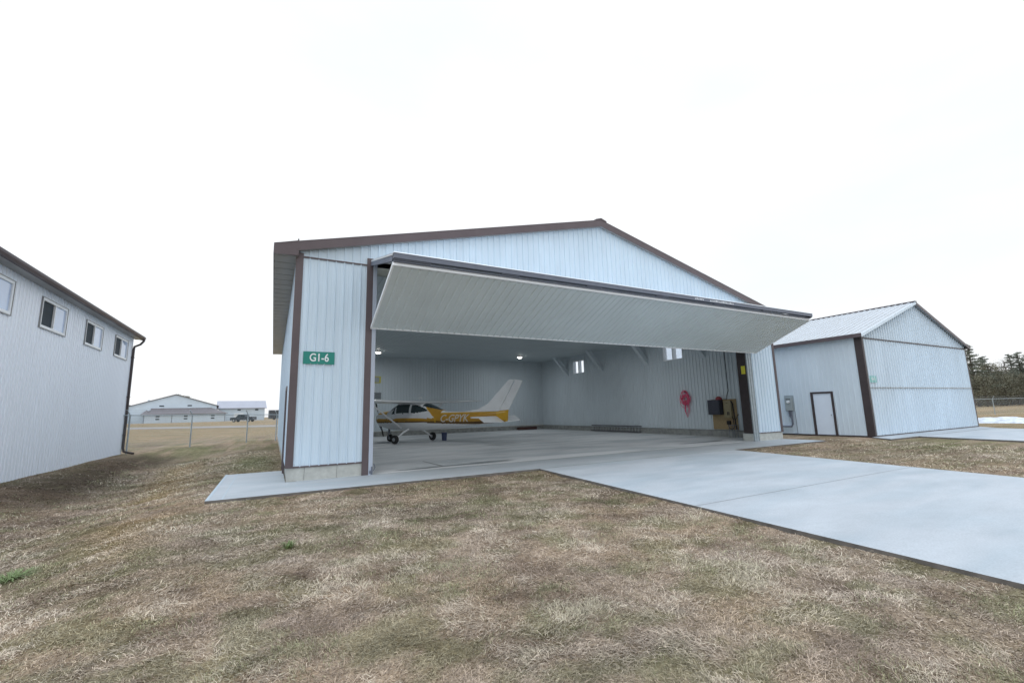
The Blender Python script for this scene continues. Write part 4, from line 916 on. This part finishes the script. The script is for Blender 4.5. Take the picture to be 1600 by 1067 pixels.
mb = MB(); lbox(mb, 20.4, 34.7, 6, 16, 0, 4.95); mb.prism([lp(20.4, 6, 4.9), lp(20.4, 16, 4.9), lp(20.4, 11, 7.3)], tuple(U*14.3)); mb.build('wall', M_farwall, B2)
mb = MB(); mb.prism([lp(19.7, 5.5, 4.9), lp(19.7, 11, 7.6), lp(19.7, 16.5, 4.9), lp(19.7, 16.5, 5.1), lp(19.7, 11, 7.85), lp(19.7, 5.5, 5.12)], tuple(U*15.6)); mb.build('roof', M_farroof2, B2)
for u in (26.5, 32.1): mb = MB(); lbox(mb, u-.5, u+.5, 5.9, 5.99, 4.2, 4.65); mb.build('window', M_screen, B2)
mb = MB(); lbox(mb, 25, 28.0, 5.9, 5.99, .4, 3.3); mb.build('shed_door', M_white, B2)
B3 = thing('dark_trailer', 'dark box trailer with pale roof edge beside the far white shed', 'trailer', lp(40, -1, .6))
mb = MB(); lbox(mb, 35.5, 42, -3, 1, 1.0, 3.9); mb.build('body', mat('trailer_dark', (.045, .05, .06), .5, var=.2), B3); mb = MB(); lbox(mb, 35.45, 42.05, -3.05, 1.05, 3.9, 4.1); mb.build('roof', M_farroof2, B3)
for u in (37, 40.5): mb = MB(); mb.cyl(lp(u, -3, .95), tuple(V_), .42, .3, 14); mb.build('wheel', M_black, B3)
# pickup
TR = thing('pickup_truck', 'dark pickup truck parked across the field before the far white shed', 'truck', (-6.8, 117.1, .58), R(180-28.4))
pr = [(2.75, .45), (2.78, .95), (2.6, 1.12), (1.35, 1.2), (.75, 1.78), (-.75, 1.82), (-.95, 1.28), (-2.75, 1.25), (-2.8, .5), (-2.2, .45)]
mb = MB(); mb.prism([(x, -.95, z) for x, z in pr], (0, 1.9, 0)); tb = mb.build('body', M_truck, TR, local=True)
mb = MB()
for s_ in (-1, 1): mb.prism([(1.2, s_*.955, 1.26), (.72, s_*.955, 1.7), (-.68, s_*.955, 1.72), (-.78, s_*.955, 1.28)], (0, s_*.01, 0))
mb.build('side_glass', M_screen, tb, local=True)
for x in (1.8, -1.8):
    for s_ in (-1, 1): mb = MB(); mb.cyl((x, s_*.88, .4), (0, 1, 0), .4, .26, 18); ww = mb.build('wheel', M_black, TR, local=True); mb = MB(); mb.cyl((x, s_*.9, .4), (0, 1, 0), .22, .27, 12); mb.build('rim', M_alloy, ww, local=True)

# ------------------------------------------------------------------ trees
def leafmat(name, c):
    m = bpy.data.materials.new(name); m.use_nodes = True; t = m.node_tree; b = t.nodes['Principled BSDF']; b.inputs['Roughness'].default_value = .8; b.inputs['Specular IOR Level'].default_value = .2
    at = N(t, 'ShaderNodeAttribute', attribute_name='tone'); mx = N(t, 'ShaderNodeMixRGB', blend_type='MULTIPLY'); mx.inputs['Fac'].default_value = 1; mx.inputs['Color1'].default_value = (*c, 1)
    L(t, at.outputs['Color'], mx.inputs['Color2']); L(t, mx.outputs[0], b.inputs['Base Color']); return m
LM = [leafmat('needles', (.135, .15, .12)), leafmat('olive_needles', (.17, .165, .12)), leafmat('bare_twigs', (.12, .105, .10))]  # needle tones lightened and greyed, distance haze put into the colour
def tree(x, y, hgt, rad, kind, label, seed, base=.1, cat='tree', grp='trees beyond the fence'):
    rg = np.random.default_rng(seed); z0 = float(gh([x], [y])[0])-.1
    TT = thing(['pine_tree', 'bushy_tree', 'bare_tree'][kind], label, cat, (x, y, z0), group=grp)
    mb = MB(); lean = rg.normal(0, .02, 2)*hgt
    P = [(lean[0]*k/5, lean[1]*k/5, hgt*.97*k/5) for k in range(6)]; mb.tube(P, [.022*hgt*(1-.17*k)+.01 for k in range(6)], 7)
    Cs = []; tone = []; nb = int(26+hgt*1.4) if kind == 0 else int(34+hgt*2.2)
    for i in range(nb):
        h = base+(1-base)*((i+.5)/nb)**.9; a = i*2.4+rg.normal(0, .4); 
        if kind == 0: rl_ = rad*((1-h)**.8*1.05+.10)*rg.uniform(.4, 1.3)
        elif kind == 1: rl_ = rad*math.sin(math.pi*min(1, h*.85+.12))**.6*rg.uniform(.6, 1.1)
        else: rl_ = rad*(.35+.65*math.sin(math.pi*h))*rg.uniform(.5, 1.1)
        k_ = h; b0 = Vector((lean[0]*k_, lean[1]*k_, hgt*h*.96)); rise = {0: .12, 1: .35, 2: .6}[kind]*rg.uniform(.3, 1.4)
        e = b0+Vector((math.cos(a)*rl_, math.sin(a)*rl_, rl_*rise)); mb.tube([b0, (b0+e)/2+Vector((0, 0, .06*rl_)), e], [.010*hgt*(1-h)+.02, .02, .008], 4, caps=False)
        ncl = int(10+rl_*{0: 15, 1: 15, 2: 12}[kind]); tn = rg.uniform(.55, 1.5)
        for j in range(ncl):
            u = rg.uniform(.15, 1.05); c = b0.lerp(e, u); s_ = (.12+.10*rl_)*(1.2 if kind else 1.0)
            for q in range(4): Cs.append((c.x+rg.normal(0, s_), c.y+rg.normal(0, s_), c.z+rg.normal(0, s_*(.35 if kind == 0 else .9)))); tone.append(tn*rg.uniform(.6, 1.35))
    C = np.array(Cs); n = len(C); sz = {0: .26, 1: .22, 2: .16}[kind]*(hgt/10)**.5
    d1 = rg.normal(0, 1, (n, 3)); d1 /= np.linalg.norm(d1, axis=1)[:, None]; d2 = np.cross(d1, rg.normal(0, 1, (n, 3))); d2 /= np.linalg.norm(d2, axis=1)[:, None]
    w_ = {0: .28, 1: .45, 2: .12}[kind]; ss_ = (sz*rg.uniform(.6, 1.4, n))[:, None]
    V = np.stack([C-d1*ss_*.6, C+d2*ss_*w_*.5, C+d1*ss_*.6, C-d2*ss_*w_*.5], 1).reshape(-1, 3)
    me = bpy.data.meshes.new('crown'); me.vertices.add(4*n); me.vertices.foreach_set('co', V.ravel()); me.loops.add(4*n); me.loops.foreach_set('vertex_index', np.arange(4*n, dtype=np.int32)); me.polygons.add(n); me.polygons.foreach_set('loop_start', (np.arange(n)*4).astype(np.int32)); me.update()
    ca = me.color_attributes.new('tone', 'FLOAT_COLOR', 'POINT'); tt = np.repeat(np.array(tone), 4); ca.data.foreach_set('color', np.stack([tt, tt, tt, np.ones_like(tt)], 1).ravel())
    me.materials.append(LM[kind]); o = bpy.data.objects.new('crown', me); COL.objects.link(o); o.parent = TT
    mb.build('trunk', M_bark, TT, local=True)
TL = [
 (107.5, 16.5, 11.4, 3.6, 0, 'tall dark pine with layered boughs rising right behind the smaller hangar roof end'),
 (128.9, 21., 10.4, 3.4, 0, 'pine half hidden behind the layered pine beside the smaller hangar'),
 (121., 17.8, 8.0, 3.2, 1, 'olive bushy tree with rounded top in the dip of the tree line'),
 (115.1, 15.6, 6.3, 2.9, 1, 'low olive tree in front of the dip in the tree line'),
 (128.1, 17.4, 8.9, 3.0, 2, 'bare twiggy tree rising out of the middle of the tree line'),
 (140.7, 19.3, 11.2, 3.0, 0, 'slim pine with feathery top left of the frame edge pine'),
 (124.1, 14.6, 10.3, 3.0, 0, 'full dark pine near the right edge of the tree line'),
 (134.4, 15.8, 11.2, 3.4, 0, 'tall feathery pine at the right end of the tree line'),
 (123.7, 12.7, 9.6, 3.2, 0, 'pine standing just past the right end of the tree line'),
 (144.9, 15.7, 12.0, 3.6, 1, 'broad tree past the right end of the tree line'),
 (104.5, 14.7, 5.2, 2.6, 1, 'low rounded dark bush tree below the layered pine'),
 (110.3, 13.9, 5.0, 2.6, 1, 'low bushy tree in the middle of the front row'),
 (112.2, 11.6, 5.3, 2.6, 1, 'low bushy tree at the right of the front row'),
 (129.8, 24.3, 9.5, 3.4, 1, 'olive tree mostly hidden behind the smaller hangar'),
 (118., 14.2, 6.6, 3.0, 0, 'short pine between the low bushy trees'),
 (132.4, 11.4, 9.6, 3.4, 0, 'pine outside the right end of the tree line'), (120., 9.5, 6., 3., 1, 'low tree beyond the right end of the front row'),
 (124., 20.5, 6.2, 3.2, 1, 'olive tree filling the gap behind the layered pine'), (138., 17.5, 7.5, 3.6, 1, 'olive tree filling the gap below the feathery pines'),
]
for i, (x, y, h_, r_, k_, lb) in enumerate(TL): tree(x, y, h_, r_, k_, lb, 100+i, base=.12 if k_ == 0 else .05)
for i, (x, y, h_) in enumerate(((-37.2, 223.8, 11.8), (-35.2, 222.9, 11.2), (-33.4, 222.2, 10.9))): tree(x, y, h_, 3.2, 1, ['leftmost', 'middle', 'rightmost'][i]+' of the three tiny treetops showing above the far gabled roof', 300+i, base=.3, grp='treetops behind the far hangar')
# low brush line under the far right trees
mb = MB(); rg = np.random.default_rng(9)
for i in range(9000):
    u = rg.random(); x = 104+50*u+rg.normal(0, 2.5); y = 20-14*u+rg.normal(0, 2)+4*rg.random(); z = float(.45)+abs(rg.normal(0, .8)); a = rg.uniform(0, 6.28); s_ = rg.uniform(.15, .4)
    mb.quad((x, y, z), (x+s_*math.cos(a)*.4, y+s_*math.sin(a)*.4, z+.1), (x+s_*.3*math.cos(a), y+s_*.3*math.sin(a), z+s_))
struct(tag(mb.build('brush', mat('brush_brown', (.10, .085, .085), .9, var=.3, vscale=.6)), 'low brown leafless brush under the pines on the right', 'brush'), 'stuff')
